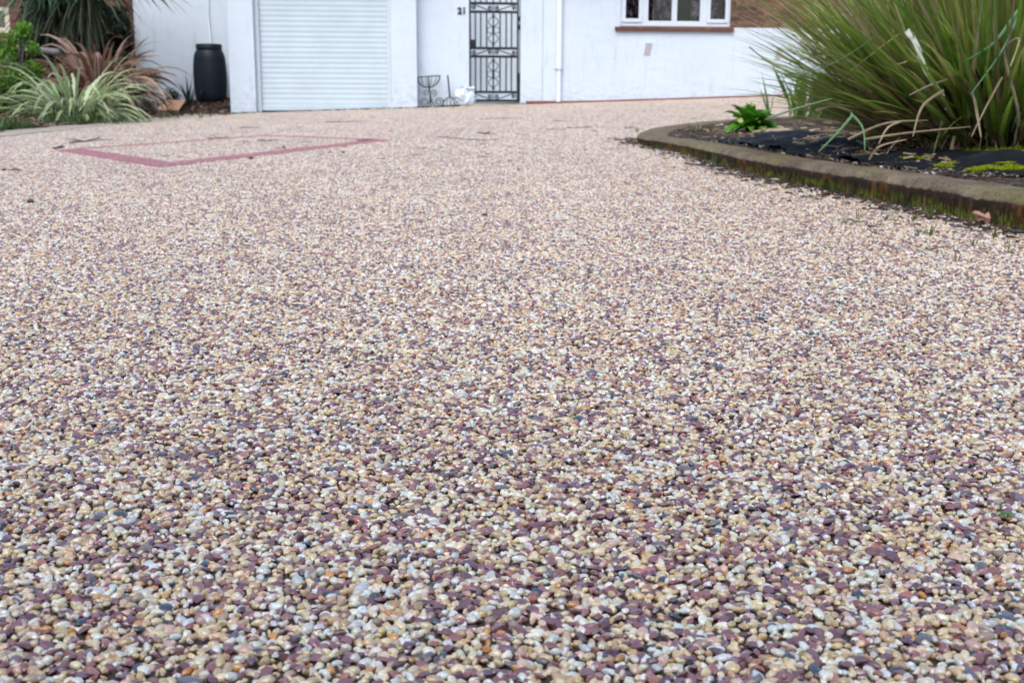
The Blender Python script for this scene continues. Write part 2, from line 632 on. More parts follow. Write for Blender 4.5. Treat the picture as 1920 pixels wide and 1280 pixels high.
def gn_instancer(ob, coll):
    """instances of the collection's meshes on the vertices of ob (attributes: idx, rot, scl, col)"""
    ng = bpy.data.node_groups.new('lay_stones', 'GeometryNodeTree')
    ng.interface.new_socket('Geometry', in_out='INPUT', socket_type='NodeSocketGeometry')
    ng.interface.new_socket('Geometry', in_out='OUTPUT', socket_type='NodeSocketGeometry')
    N = ng.nodes.new
    gi, go = N('NodeGroupInput'), N('NodeGroupOutput')
    iop = N('GeometryNodeInstanceOnPoints')
    ci = N('GeometryNodeCollectionInfo')
    ci.inputs['Collection'].default_value = coll
    ci.inputs['Separate Children'].default_value = True
    ci.inputs['Reset Children'].default_value = True
    iop.inputs['Pick Instance'].default_value = True
    def na(name, typ):
        x = N('GeometryNodeInputNamedAttribute'); x.data_type = typ
        x.inputs['Name'].default_value = name
        return x.outputs['Attribute']
    ng.links.new(gi.outputs[0], iop.inputs['Points'])
    ng.links.new(ci.outputs[0], iop.inputs['Instance'])
    ng.links.new(na('idx', 'INT'), iop.inputs['Instance Index'])
    e2r = N('FunctionNodeEulerToRotation')
    ng.links.new(na('rot', 'FLOAT_VECTOR'), e2r.inputs[0])
    ng.links.new(e2r.outputs[0], iop.inputs['Rotation'])
    ng.links.new(na('scl', 'FLOAT_VECTOR'), iop.inputs['Scale'])
    ng.links.new(iop.outputs[0], go.inputs[0])
    m = ob.modifiers.new('stones', 'NODES')
    m.node_group = ng


def point_object(name, P, idx, rot, scl, col, coll):
    me = bpy.data.meshes.new(name)
    me.vertices.add(len(P)); me.vertices.foreach_set('co', P.astype(np.float32).ravel())
    a = me.attributes.new('idx', 'INT', 'POINT'); a.data.foreach_set('value', idx.astype(np.int32))
    a = me.attributes.new('rot', 'FLOAT_VECTOR', 'POINT'); a.data.foreach_set('vector', rot.astype(np.float32).ravel())
    a = me.attributes.new('scl', 'FLOAT_VECTOR', 'POINT'); a.data.foreach_set('vector', scl.astype(np.float32).ravel())
    a = me.attributes.new('col', 'FLOAT_COLOR', 'POINT')
    a.data.foreach_set('color', np.concatenate([col, np.ones((len(col), 1))], 1).astype(np.float32).ravel())
    me.update()
    o = bpy.data.objects.new(name, me)
    COL.objects.link(o)
    gn_instancer(o, coll)
    return o


def gv(x, y):
    t = np.maximum(y, 0) / 19.5
    return np.maximum(.05, .295 + .033 * np.clip(x, -9, 9)) * t ** 1.4


# left boundary of the drive (a concrete edging strip runs along it)
EDGE = [hit(-260, 292), hit(0, 258), hit(150, 242), hit(300, 226), hit(432, 216)]
def edge_x(y):
    pts = EDGE
    if y <= pts[0].y: return pts[0].x - (pts[0].y - y) * .25
    for a, b in zip(pts, pts[1:]):
        if y <= b.y: return a.x + (b.x - a.x) * (y - a.y) / (b.y - a.y)
    return pts[-1].x

# base sheet
mb = MB()
ys = np.concatenate([np.linspace(-1.5, 3, 10), np.linspace(3.6, 27, 30)])
xs = np.linspace(-14, 16, 46)
vs = [(x, y, g(x, y) - .0022) for y in ys for x in xs]
fs = []
for j in range(len(ys) - 1):
    for i in range(len(xs) - 1):
        a = j * len(xs) + i
        fs.append((a, a + 1, a + 1 + len(xs), a + len(xs)))
mb.add(vs, fs)
tag(mb.build('driveway', M['resin'], smooth=True), kind='structure')
mb = MB()
mb.poly([(-250, -100, -.35), (250, -100, -.35), (250, 300, -.35), (-250, 300, -.35)])
tag(mb.build('ground', M['soil']), kind='structure')

NEAR_Y, SP = 3.0, .0071
sh_r = [base_shape('round', i) for i in range(6)]
sh_c = [base_shape('chip', i + 50) for i in range(6)]
near_coll = bpy.data.collections.new('stone_shapes')
for i, (bv, bf) in enumerate(sh_r + sh_c):
    me = bpy.data.meshes.new('stone')
    me.from_pydata(bv.tolist(), [], bf.tolist())
    if i < len(sh_r): me.polygons.foreach_set('use_smooth', [True] * len(me.polygons))
    me.materials.append(M['stone_i'])
    near_coll.objects.link(bpy.data.objects.new('stone_%02d' % i, me))
d = scatter(-1.75, 1.75, .0, NEAR_Y, SP, RNG)
keep = (d['y'] > .25) | (np.abs(d['x']) < 9)
for k_ in list(d): d[k_] = d[k_][keep]
n = len(d['x'])
idx = np.where(d['chip'], 6 + RNG.integers(0, 6, n), RNG.integers(0, 6, n))
P = np.stack([d['x'], d['y'], gv(d['x'], d['y']) + d['z']], 1)
o = point_object('near_gravel', P, idx, d['r'], d['s'], d['col'], near_coll)
tag(o, 'cream, tan and plum resin bound gravel close to the camera', 'gravel', kind='stuff')

# beyond three metres the same stones lie in half metre slabs
TS = .5
lo_r = [base_shape('low', i + 9) for i in range(4)]
lo_c = [base_shape('chip', i + 50) for i in range(4)]
tile_coll = bpy.data.collections.new('gravel_slabs')
for i in range(2):
    d = scatter(-TS / 2, TS / 2, -TS / 2, TS / 2, SP, RNG, wrap=True)
    me = stones_mesh('gravel_slab', d, lo_r, lo_c, M['stone_g'])
    tile_coll.objects.link(bpy.data.objects.new('slab_%02d' % i, me))
tp, tr = [], []
for j in range(40):
    yc = NEAR_Y + TS / 2 + j * TS
    for i in range(-30, 34):
        xc = i * TS
        if abs(xc) > .47 * yc + 2.2: continue
        if xc < edge_x(yc) - TS * .5: continue
        lp = HMI @ Vector((xc, yc, 0))
        if lp.y > .9: continue
        e = .1
        nrm = Vector((-(g(xc + e, yc) - g(xc - e, yc)) / (2 * e), -(g(xc, yc + e) - g(xc, yc - e)) / (2 * e), 1)).normalized()
        q = Vector((0, 0, 1)).rotation_difference(nrm).to_matrix() @ Matrix.Rotation(random.randrange(4) * PI / 2, 3, 'Z')
        tr.append(q.to_euler()[:]); tp.append((xc, yc, g(xc, yc)))
# slabs beside the near field, so a step to the side still stands on gravel
for j in range(10):
    yc = NEAR_Y - TS / 2 - j * TS
    for i in range(-9, 10):
        xc = i * TS
        if abs(xc) < 1.75 and yc > 0: continue
        tp.append((xc, yc, g(xc, yc))); tr.append((0, 0, random.randrange(4) * PI / 2))
tp = np.array(tp); tr = np.array(tr)
o = point_object('far_gravel', tp, RNG.integers(0, 2, len(tp)), tr, np.ones((len(tp), 3)), np.ones((len(tp), 3)), tile_coll)
tag(o, 'pale resin bound gravel of the drive running back to the house', 'gravel', kind='stuff')

# red band: an outline of red stones laid flush in the drive
BW = .15
bc = [hit(298, 315), hit(738, 263.5), hit(500, 254.5), hit(100, 283)]
ctr = sum(bc, Vector()) / 4
rngb = np.random.default_rng(5)
bd = scatter(min(p.x for p in bc) - .1, max(p.x for p in bc) + .1, min(p.y for p in bc) - .1, max(p.y for p in bc) + .1, SP * .85,
             rngb, np.array([.05, .0, .0, .0, .0, .1, 7, 10, 3, 6, .0, .0, .0, .2]))
def inside(px, py, q):
    r = np.ones(len(px), bool)
    for a, b in zip(q, q[1:] + q[:1]):
        r &= ((b.x - a.x) * (py - a.y) - (b.y - a.y) * (px - a.x)) >= 0
    return r
BAND = [.17, .07, .06, .19]
inner = []
for i in range(4):
    a, b, c_ = bc[i - 1], bc[i], bc[(i + 1) % 4]
    u1 = (a - b).normalized(); u2 = (c_ - b).normalized()
    s_ = abs(u1.cross(u2).z)
    wa, wb_ = BAND[i - 1], BAND[i]        # widths of the arms (previous corner to this, this to next)
    inner.append(b + (u2 * wa + u1 * wb_) / s_)
kp = inside(bd['x'], bd['y'], bc) & ~inside(bd['x'], bd['y'], inner)
for k_ in list(bd): bd[k_] = bd[k_][kp]
bd['col'] = bd['col'] * np.array([1.32, 1.15, 1.22])
bd['z'] = bd['z'] + gv(bd['x'], bd['y']) + .0034
o = bpy.data.objects.new('red_gravel_band', stones_mesh('red_gravel_band', bd, lo_r, lo_c, M['stone_g']))
COL.objects.link(o)
tag(o, kind='structure')

# concrete edging strip on the left of the drive
mb = MB()
n = 60
for i in range(n):
    y0 = EDGE[0].y + (EDGE[-1].y - EDGE[0].y) * i / n; y1 = EDGE[0].y + (EDGE[-1].y - EDGE[0].y) * (i + 1) / n
    r = []
    for yy in (y0, y1):
        xe = edge_x(yy); wd = .75
        xr = xe + .02 * noise.noise((yy * 3, 0, 0))
        r.append([(xr, yy, g(xr, yy) - .004), (xr - .01, yy, g(xe, yy) + .010), (xe - wd, yy + .1, g(xe, yy) + .012)])
    mb.add(r[0] + r[1], [(0, 1, 4, 3), (1, 2, 5, 4)])
tag(mb.build('concrete_path', M['concrete']), kind='structure')

# ------------------------------------------------------------------ left flower bed bank
def bank(x, y):
    e = edge_x(min(y, 21))
    t = max(0, min(1, (e - .35 - x) / 1.6))
    b = max(0, min(1, (y - 18.6) / 1.6)) if x < W(430, 150).x + .1 else 0
    return g(x, y) + .015 + max(.13 * t, .215 * b) + .02 * noise.noise((x * 2, y * 2, 0))
mb = MB()
XS = np.linspace(-15, -4.0, 60); YS = np.linspace(8, 25, 70)
vs, idm, fs = [], {}, []
for j, y in enumerate(YS):
    for i, x in enumerate(XS):
        lx = HMI @ Vector((x, y, 0))
        e = edge_x(min(y, 21))
        xx = min(x, e - .33 + .04 * noise.noise((y * 4, 1, 0)))
        if y > HOUSE_Y - 1.2: xx = min(x, -4.45)
        vs.append((xx, y, bank(xx, y) if xx < e - .3 else g(xx, y) + .016))
for j in range(len(YS) - 1):
    for i in range(len(XS) - 1):
        a = j * len(XS) + i
        fs.append((a, a + 1, a + 1 + len(XS), a + len(XS)))
mb.add(vs, fs)
tag(mb.build('flower_bed', M['soil'], smooth=True), kind='structure')

# ------------------------------------------------------------------ the white house
house = empty('white_house', (0, HOUSE_Y, 0), HYAW)
tag(house, 'white rendered house with a roller garage door, brown brick beside its window and number 21', 'house')
ZT, ZB = 2.75, -.3
uPL0, uPL1 = W(428, 100).x, W(477, 100).x         # left pillar
uSH0, uSH1 = W(484, 100).x, W(727, 100).x         # shutter
uPR0, uPR1 = W(733, 100).x, W(782, 100).x         # right pillar
RB = .22                                          # gate wall stands back from the pillars
uG0, uG1 = W(880, 100, RB).x, W(976, 100, RB).x   # gate opening
uST = W(1018, 100, RB - .03).x                    # slight step in the wall
FR = RB - .05                                     # face of the right wall
uE = W(1950, 120, FR).x + 3.0

def hwall(name, u0, u1, y0, y1, z0=ZB, z1=ZT, mat='wall', par=None, bev=.012, label=None):
    mb = MB(); mb.box(u0, u1, y0, y1, z0, z1)
    o = mb.build(name, M[mat], par or house)
    if bev: bevel(o, bev)
    if label: o['label'] = label
    return o
hwall('pillar', uPL0, uPL1, 0, 1.6)
hwall('pillar', uPR0, uPR1, 0, 1.6)
hwall('lintel', uPL1 + .002, uPR0 - .002, .05, .5, 2.18, ZT)
hwall('wall', uPR1 + .001, uG0, RB, RB + .3)
hwall('wall', uG1, uST, RB, RB + .3, mat='wall')
# left set-back wall with a return, behind the water butt
BK = 1.55
uLW = W(251, 60, BK).x
hwall('wall', uLW, uPL0 - .001, BK, BK + .3)
hwall('quoin', uLW - .05, uLW - .001, BK - .03, BK + .3, mat='brick_l', label='narrow exposed brick edge of the wall')
# right wall: rendered below, brick above right of the window, an opening for the window
wx0, wx1 = W(1163, 30, FR).x, W(1371, 30, FR).x
zs = W(1265, 50, FR).z                            # top of the sill
zbr = W(1420, 53, FR).z
wall_r = MB()
wall_r.box(uST, wx0, FR, FR + .3, ZB, ZT)
wall_r.box(wx0, wx1, FR + .001, FR + .3, ZB, zs - .02)
wall_r.box(wx1, uE, FR, FR + .3, ZB, zbr)
wall_r.build('wall', M['wall'], house)
br = MB(); br.box(wx1, uE, FR + .012, FR + .3, zbr, ZT)
b_ = br.build('wall', M['brick_r'], house); b_['label'] = 'brown brick part of the wall right of the window'
hwall('lintel', wx0, wx1, FR + .001, FR + .3, 2.5, ZT)
hwall('soffit', uPL0 - .1, uPR1 + .05, -.30, 1.7, ZT, ZT + .12, mat='frame', bev=.01)
hwall('soffit', uST + .15, uE, -.20, 2.2, ZT, ZT + .12, mat='frame', bev=.01)
rf = MB()
for ra, rb_ in ((uPL0 - .2, uPR1 + .1), (uST + .2, uE + .2)):
    rf.add([(ra, -.35, ZT + .13), (rb_, -.35, ZT + .13), (rb_, 4.5, ZT + 2.6), (ra, 4.5, ZT + 2.6), (ra, -.35, ZT + .23), (rb_, -.35, ZT + .23), (rb_, 4.5, ZT + 2.7), (ra, 4.5, ZT + 2.7)],
       [(0, 3, 2, 1), (4, 5, 6, 7), (0, 1, 5, 4), (1, 2, 6, 5), (2, 3, 7, 6), (3, 0, 4, 7)])
rf.build('roof', M['brick_l'], house)
# passage behind the gate
hwall('passage_wall', uPR1 - .6, uST + 2.6, 2.8, 3.0, z1=3.4, mat='bright')
hwall('passage_bounce_floor', uPR1 - .6, uST + 2.6, RB + 1.72, 2.79, z1=.36, mat='bright')  # pale floor added to bounce light onto the passage wall
# garage
zb0 = gh((uSH0 + uSH1) / 2)
hwall('guide_rail', uPL1 + .001, uSH0 + .012, .10, .20, ZB, 2.178, 'frame', bev=.006)
hwall('guide_rail', uSH1 - .012, uPR0 - .001, .10, .20, ZB, 2.178, 'frame', bev=.006)
mb = MB()
prof = []
zbot = W(600, 197.5, .15).z
pitch = .0795
z = zbot
while z < 2.25:
    for t in (0, .07, .14, .3, .5, .7, .86, .93):
        a = t
        dep = .0038 * math.sin(PI * min(1, max(0, (a - .07) / .86))) ** .6 if .07 < a < .93 else 0
        prof.append((.165 - dep, z + a * pitch))
    z += pitch
vs, fs = [], []
for (y, z) in prof:
    vs += [(uSH0, y, z), (uSH1, y, z)]
for i in range(len(prof) - 1):
    a = i * 2
    fs.append((a, a + 1, a + 3, a + 2))
mb.add(vs, fs)
sh = mb.build('garage_door', M['shutter'], house)
zb_ = W(600, 208, .15).z
mb = MB(); mb.box(uSH0 + .012, uSH1 - .012, .135, .17, zb_, zbot - .002)
bevel(mb.build('bottom_bar', M['shutter'], sh), .006)
mb = MB(); mb.box(uSH0 + .012, uSH1 - .012, .19, .25, ZB, zb_ + .3)
mb.build('garage_interior', M['dark'], house)
# window
win = empty('window', (0, 0, 0)); win.parent = house
mb = MB()
zt = 2.49
mb.box(wx0 + .003, wx1 - .003, FR + .04, FR + .11, zs + .002, zs + .085)
mb.box(wx0 + .003, wx0 + .06, FR + .04, FR + .11, zs + .086, zt)
mb.box(wx1 - .06, wx1 - .003, FR + .04, FR + .11, zs + .086, zt)
def wu(px): return W(px, 15, FR + .04).x
mul = [(wu(1203), wu(1216)), (wu(1260), wu(1270)), (wu(1313), wu(1327))]
for a, b in mul: mb.box(a, b, FR + .042, FR + .108, zs + .086, zt)
mb.box(wx0 + .06, wx1 - .06, FR + .04, FR + .11, zt - .07, zt)
bevel(mb.build('frame', M['upvc'], win), .006)
# the two opening casements at the ends stand proud of the frame
for a, b in ((wx0 + .035, mul[0][0] + .012), (mul[2][1] - .012, wx1 - .035)):
    mb = MB(); f = .058; y0, y1 = FR + .020, FR + .039; z0, z1 = zs + .060, zt - .05
    mb.box(a, b, y0, y1, z0, z0 + f); mb.box(a, b, y0, y1, z1 - f, z1)
    mb.box(a, a + f, y0 + .001, y1, z0 + f, z1 - f); mb.box(b - f, b, y0 + .001, y1, z0 + f, z1 - f)
    bevel(mb.build('casement', M['upvc'], win), .005)
xsn = [wx0 + .055] + [q for a in mul for q in a] + [wx1 - .055]
def m_pane():
    k = NM('glazing')
    gl = k.n('ShaderNodeBsdfGlossy'); gl.inputs['Roughness'].default_value = .02
    tr = k.n('ShaderNodeBsdfTransparent')
    lw = k.n('ShaderNodeFresnel'); lw.inputs['IOR'].default_value = 1.5
    mx = k.n('ShaderNodeMixShader')
    k.l(lw.outputs[0], mx.inputs[0]); k.l(tr.outputs[0], mx.inputs[1]); k.l(gl.outputs[0], mx.inputs[2])
    k.l(mx.outputs[0], k.t.nodes['Material Output'].inputs['Surface'])
    return k.m
M['pane'] = m_pane()
for i in range(4):
    mb = MB(); mb.poly([(xsn[2 * i] - .002, FR + .07, zs + .08), (xsn[2 * i + 1] + .002, FR + .07, zs + .08), (xsn[2 * i + 1] + .002, FR + .07, zt - .06), (xsn[2 * i] - .002, FR + .07, zt - .06)])
    mb.build('pane', M['pane'], win)
mb = MB()
nn = 160
for i in range(nn):
    a = wx0 + (wx1 - wx0) * i / nn; b = wx0 + (wx1 - wx0) * (i + 1) / nn
    fa = FR + .20 + .02 * math.sin(i * .9) + .01 * math.sin(i * .37); fb = FR + .20 + .02 * math.sin((i + 1) * .9) + .01 * math.sin((i + 1) * .37)
    if mul[1][1] - .02 < a < mul[1][1] + .26: continue
    mb.add([(a, fa, zs), (b, fb, zs), (b, fb, zt), (a, fa, zt)], [(0, 1, 2, 3)])
cu = mb.build('curtain', M['curtain'], win)
mb = MB(); mb.box(wx0, wx1, FR + .5, FR + .52, zs - .1, zt + .2); mb.box(wx0, wx1, FR + .23, FR + .5, zs - .05, zs - .03)
mb.build('room_interior', M['dark'], win)
sx0, sx1 = W(1154, 50, FR - .06).x, W(1377, 50, FR - .06).x
mb = MB(); mb.add([(sx0, FR - .055, zs - .075), (sx1, FR - .055, zs - .075), (sx0, FR - .06, zs - .02), (sx1, FR - .06, zs - .02), (sx0, FR + .039, zs), (sx1, FR + .039, zs), (sx0, FR + .039, zs - .075), (sx1, FR + .039, zs - .075)],
                  [(0, 1, 3, 2), (2, 3, 5, 4), (0, 2, 4, 6), (1, 7, 5, 3), (0, 6, 7, 1)])
bevel(mb.build('sill', M['sill'], win), .004)
# plinth at the foot of the right wall
mb = MB()
n = 40
ua, ub = W(986, 190, FR - .05).x, uE
for i in range(n):
    a = ua + (ub - ua) * i / n; b = ua + (ub - ua) * (i + 1) / n
    def ht(u): return .052 - .026 * min(1, max(0, (u - ua) / 1.0)) + .004 * noise.noise((u * 6, 0, 0))
    za, zb2 = gh(a), gh(b); y0 = FR - .05
    mb.add([(a, y0, za - .02), (b, y0, zb2 - .02), (a, y0, za + ht(a)), (b, y0, zb2 + ht(b)), (a, FR - .002, za + ht(a) + .006), (b, FR - .002, zb2 + ht(b) + .006)],
           [(0, 1, 3, 2), (2, 3, 5, 4)])
mb.build('brick_plinth', M['redtile'], house)
# air vents: shallow hooded boxes on the render
for (x0, y0, x1, y1) in ((1207, 81, 1222, 104), (1452, 90, 1466, 114)):
    a = W(x0, y1, FR); b = W(x1, y0, FR)
    mb = MB()
    mb.add([(a.x, FR - .006, a.z), (b.x - .03, FR - .006, a.z), (b.x, FR - .028, b.z), (a.x + .03, FR - .028, b.z), (a.x, FR + .01, a.z), (b.x - .03, FR + .01, a.z), (b.x, FR + .01, b.z), (a.x + .03, FR + .01, b.z)],
           [(0, 1, 2, 3), (0, 4, 5, 1), (1, 5, 6, 2), (2, 6, 7, 3), (3, 7, 4, 0)])
    v_ = mb.build('air_vent', M['vent'], house)
# downpipe
pu = W(1049, 60, FR - .05).x
zc = W(1049, 127, FR - .05).z
mb = MB(); mb.tube([(pu, FR - .05, gh(pu) + .03), (pu, FR - .05, zc)], .036, 20, caps=False); mb.tube([(pu, FR - .05, zc), (pu, FR - .05, ZT)], .046, 20, caps=False)
dp = mb.build('drainpipe', M['pipe'], house, smooth=True)
mb = MB(); mb.tube([(pu, FR - .05, zc - .03), (pu, FR - .05, zc + .018)], .053, 20); mb.box(pu - .075, pu + .075, FR - .012, FR - .001, zc - .02, zc + .01)
mb.build('bracket', M['upvc'], dp)
# house number
def text(s, u, z, size, y, parent):
    cu_ = bpy.data.curves.new('digit', 'FONT')
    cu_.body = s; cu_.size = size; cu_.extrude = .006; cu_.align_x = 'CENTER'; cu_.offset = .006
    t = bpy.data.objects.new('house_number', cu_)
    cu_.materials.append(M['iron'])
    COL.objects.link(t)
    bpy.context.view_layer.update()
    me_ = bpy.data.meshes.new_from_object(t.evaluated_get(bpy.context.evaluated_depsgraph_get()))
    bpy.data.objects.remove(t)
    t = bpy.data.objects.new('house_number', me_); COL.objects.link(t)
    t.parent = parent
    t.rotation_euler = (PI / 2, 0, 0)
    t.location = (u, y, z)
    return t
nu = W(866, 21, RB)
t_ = text('21', nu.x, nu.z - .045, .14, RB - .008, house)
t_['label'] = 'black number 21 on the white wall'

# doorstep slab under the gate
mb = MB(); s0, s1 = uG0 - .16, uG1 + .06
mb.box(s0, s1, RB - .26, RB + 1.7, -.1, gh((s0 + s1) / 2) + .028)
st = mb.build('doorstep', M['concrete'], house); bevel(st, .01)

# ------------------------------------------------------------------ iron gate
gp = HM @ Vector((uG0, RB + .06, gh(uG0)))
gate = empty('garden_gate', gp, HYAW)
tag(gate, 'tall black wrought iron gate with scrolls closing the passage beside the number', 'gate')
def GP(px, py):
    q = W(px, py, RB + .06)
    return (q.x - uG0, 0.0, q.z - gp.z)
gx0, gx1 = 881.5, 970.5
rails = [7, 23, 91, 106.5, 173, 189]
mb = MB()
def gz(py): return GP(925, py)[2]
def gx(px): return GP(px, 100)[0]
def rail(py, r=.020):
    z = gz(py); mb.box(gx(gx0), gx(gx1), -r * .6, r * .6, z - r, z + r)
for r_ in rails: rail(r_)
zt_ = gz(-58)
mb.box(gx(gx0), gx(gx1), -.01, .01, zt_ - .015, zt_ + .015)
for px in (gx0, gx1):
    mb.box(gx(px) - .013, gx(px) + .013, -.013, .013, gz(190) - .01, zt_)
mb.build('frame', M['iron'], gate)
for px in (891.5, 901.5, 912.5, 925, 937.5, 949, 959):
    for (a, b) in ((rails[2], rails[1]), (rails[4], rails[3]), (7, -58)):
        b1 = MB(); b1.tube([(gx(px), 0, gz(a)), (gx(px), 0, gz(b))], .0115, 8)
        b1.build('bar', M['iron'], gate)
def spiral(c, r0, a0, turns, n=26, sgn=1):
    return [(c[0] + r0 * (1 - .8 * i / n) * math.cos(a0 + sgn * turns * 2 * PI * i / n), 0, c[1] + r0 * (1 - .8 * i / n) * math.sin(a0 + sgn * turns * 2 * PI * i / n)) for i in range(n + 1)]
def s_scroll(za, zb, xa, xb, flip):
    """a diagonal scroll between two rails from xa (upper curl) to xb (lower curl)"""
    h = abs(za - zb); r = h * .31; zm_ = (za + zb) / 2
    sx = 1 if xb > xa else -1
    t = -1 if flip else 1
    c1 = (xa + sx * (r + .010), zm_ + t * .004); c2 = (xb - sx * (r + .008), zm_ - t * .004)
    p1 = spiral(c1, r, t * PI / 2, 1.3, 26, sx * t)[::-1]
    p2 = spiral(c2, r, -t * PI / 2, 1.3, 26, sx * t)
    mid = [(p1[-1][0] * (1 - t) + p2[0][0] * t, 0, p1[-1][2] * (1 - t) + p2[0][2] * t) for t in (.33, .66)]
    m_ = MB(); m_.tube(p1 + mid + p2, .0095, 6)
    m_.tube([(c1[0], -.008, c1[1]), (c1[0], .008, c1[1])], .014, 8); m_.tube([(c2[0], -.008, c2[1]), (c2[0], .008, c2[1])], .014, 8)
    m_.build('scroll', M['iron'], gate, smooth=True)
xm = gx(925)
for (a, b, fl) in ((7, 23, False), (91, 106.5, True), (173, 189, False)):
    s_scroll(gz(a), gz(b), gx(gx0) + .013, xm - .01, fl)
    s_scroll(gz(a), gz(b), gx(gx1) - .013, xm + .01, fl)
    m_ = MB(); m_.tube([(xm, 0, gz(a)), (xm, 0, gz(b))], .0075, 8); m_.build('bar', M['iron'], gate)
for (a, b) in ((23, 91), (106.5, 173)):
    zc_ = gz((a + b) / 2); H = gz(a) - gz(b)
    m_ = MB()
    for s in (1, -1):
        zt2 = zc_ + s * H * .385
        for sx in (1, -1):
            pts = []
            for i in range(15):
                t = i / 14
                pts.append((xm + sx * (.010 + .068 * math.sin(PI * t) ** .8), 0, zc_ + s * (.06 + (H * .36 - .06) * (1 - (1 - t) ** 1.0))))
            m_.tube(pts, .0075, 6)
        m_.lathe([(0, -.028 * 1), (.012, -.018), (.022, 0), (.012, .018), (0, .028)], (xm, 0, zt2), 10)
        m_.tube([(xm + sx2 * .01, 0, zt2 + s * .012) for sx2 in (-3.5, -1.5, 1.5, 3.5)], .006, 6)
    for sx in (1, -1):
        m_.tube([(xm, 0, zc_ + .045), (xm + sx * .05, 0, zc_ + .05), (xm + sx * .100, 0, zc_ + .028)], .006, 6)
        m_.tube([(xm, 0, zc_ - .045), (xm + sx * .05, 0, zc_ - .05), (xm + sx * .100, 0, zc_ - .028)], .006, 6)
        m_.box(xm + sx * .105 - .013, xm + sx * .105 + .013, -.012, .012, zc_ - .045, zc_ + .045)
    m_.box(xm - .018, xm + .018, -.014, .014, zc_ - .062, zc_ + .062)
    m_.build('ornament', M['iron'], gate)
m_ = MB(); a, b = gx(882), gx(891); m_.box(a, b, -.028, .02, gz(90), gz(75)); lk = bevel(m_.build('lock', M['lid'], gate), .004)
m_ = MB(); m_.tube([((a + b) / 2, -.028, gz(79)), ((a + b) / 2, -.05, gz(79))], .011, 12); m_.build('keyhole_cover', M['sill'], lk)
for (ya, yb, x0, x1) in ((31, 40, 972, 977), (46, 56, 971, 975), (137, 191, 971, 975)):
    m_ = MB(); m_.box(gx(x0), gx(x1), -.02, .016, gz(yb), gz(ya)); m_.build('hinge', M['iron'], gate)

# ------------------------------------------------------------------ things against the gate wall
def PW_(px, py, dy):           # picture point in a plane dy in front of the facade, as a world-space point
    return HM @ W(px, py, dy)
def arc(cx, cy, rx, ry, a0, a1, n=16):
    return [(cx + rx * math.cos(math.radians(a0 + (a1 - a0) * i / n)), cy - ry * math.sin(math.radians(a0 + (a1 - a0) * i / n))) for i in range(n + 1)]
def zm(x, y): return (770 + x / 12.8, 120 + y / 12.8)
PDY = RB - .16
sroot = HM @ Vector((W(806, 200, PDY).x, PDY, 0)); sroot.z = g(sroot.x, sroot.y)
stand = empty('plant_stand', sroot, HYAW)
tag(stand, 'black wire half basket on scrolled legs against the white wall beside the garage', 'plant stand')
u0_ = W(806, 200, PDY).x
def SP_(x, y, dy=0.0):
    q = W(*zm(x, y), PDY)
    return (q.x - u0_, dy, q.z - sroot.z)
def line(mb, pts, r, dy=0.0, n=8): mb.tube([SP_(x, y, dy) for x, y in pts], r, n)
mb = MB()
cL, cR, cB = (155, 325), (715, 283), (430, 572)
line(mb, [cL, (430, 300), cR], .009, .06)
rim = []
for i in range(21):
    a = PI * i / 20
    x = 435 - 280 * math.cos(a); y = 304 - 21 * math.cos(a) * -1 * -1
    rim.append(SP_(x, 325 + (283 - 325) * (x - 155) / 560, .06 - .17 * math.sin(a)))
mb.tube(rim, .008, 8)
for i in range(8):
    a = PI * i / 7
    pts = []
    for j in range(11):
        t = j / 10 * PI / 2
        x = 435 - 280 * math.cos(a) * math.cos(t)
        y = 304 + 270 * math.sin(t) - 21 * math.cos(a) * math.cos(t) * -1
        pts.append(SP_(x, y, .06 - .17 * math.sin(a) * math.cos(t)))
    mb.tube(pts, .006, 6)
mb.build('basket', M['iron'], stand, smooth=True)
mb = MB(); line(mb, [(425, 300), (440, 560), (465, 700), (475, 810)], .012); mb.build('stem', M['iron'], stand, smooth=True)
def sp2(cx, cy, r, a0, turns, sg, n=24):
    return [(cx + r * (1 - .75 * i / n) * math.cos(a0 + sg * turns * 2 * PI * i / n), cy + r * (1 - .75 * i / n) * math.sin(a0 + sg * turns * 2 * PI * i / n)) for i in range(n + 1)]
for cx, sg in ((375, 1), (555, -1)):
    mb = MB(); line(mb, sp2(cx, 690, 78, PI / 2 if sg > 0 else PI / 2, 1.6, sg), .006, 0, 6); mb.build('scroll', M['iron'], stand, smooth=True)
for (pts, cx, cy, sg) in (([(475, 800), (520, 930), (600, 1020), (680, 1010)], 680, 910, -1), ([(465, 800), (450, 930), (400, 1020), (330, 1030)], 330, 915, 1)):
    mb = MB(); line(mb, pts[:3] + sp2(cx, cy, 112, PI / 2, 1.7, sg), .008, 0, 6); mb.build('leg', M['iron'], stand, smooth=True)
mb = MB(); mb.tube([SP_(470, 800, 0), SP_(480, 930, .08), SP_(500, 1010, .12)], .008, 6); mb.build('leg', M['iron'], stand, smooth=True)

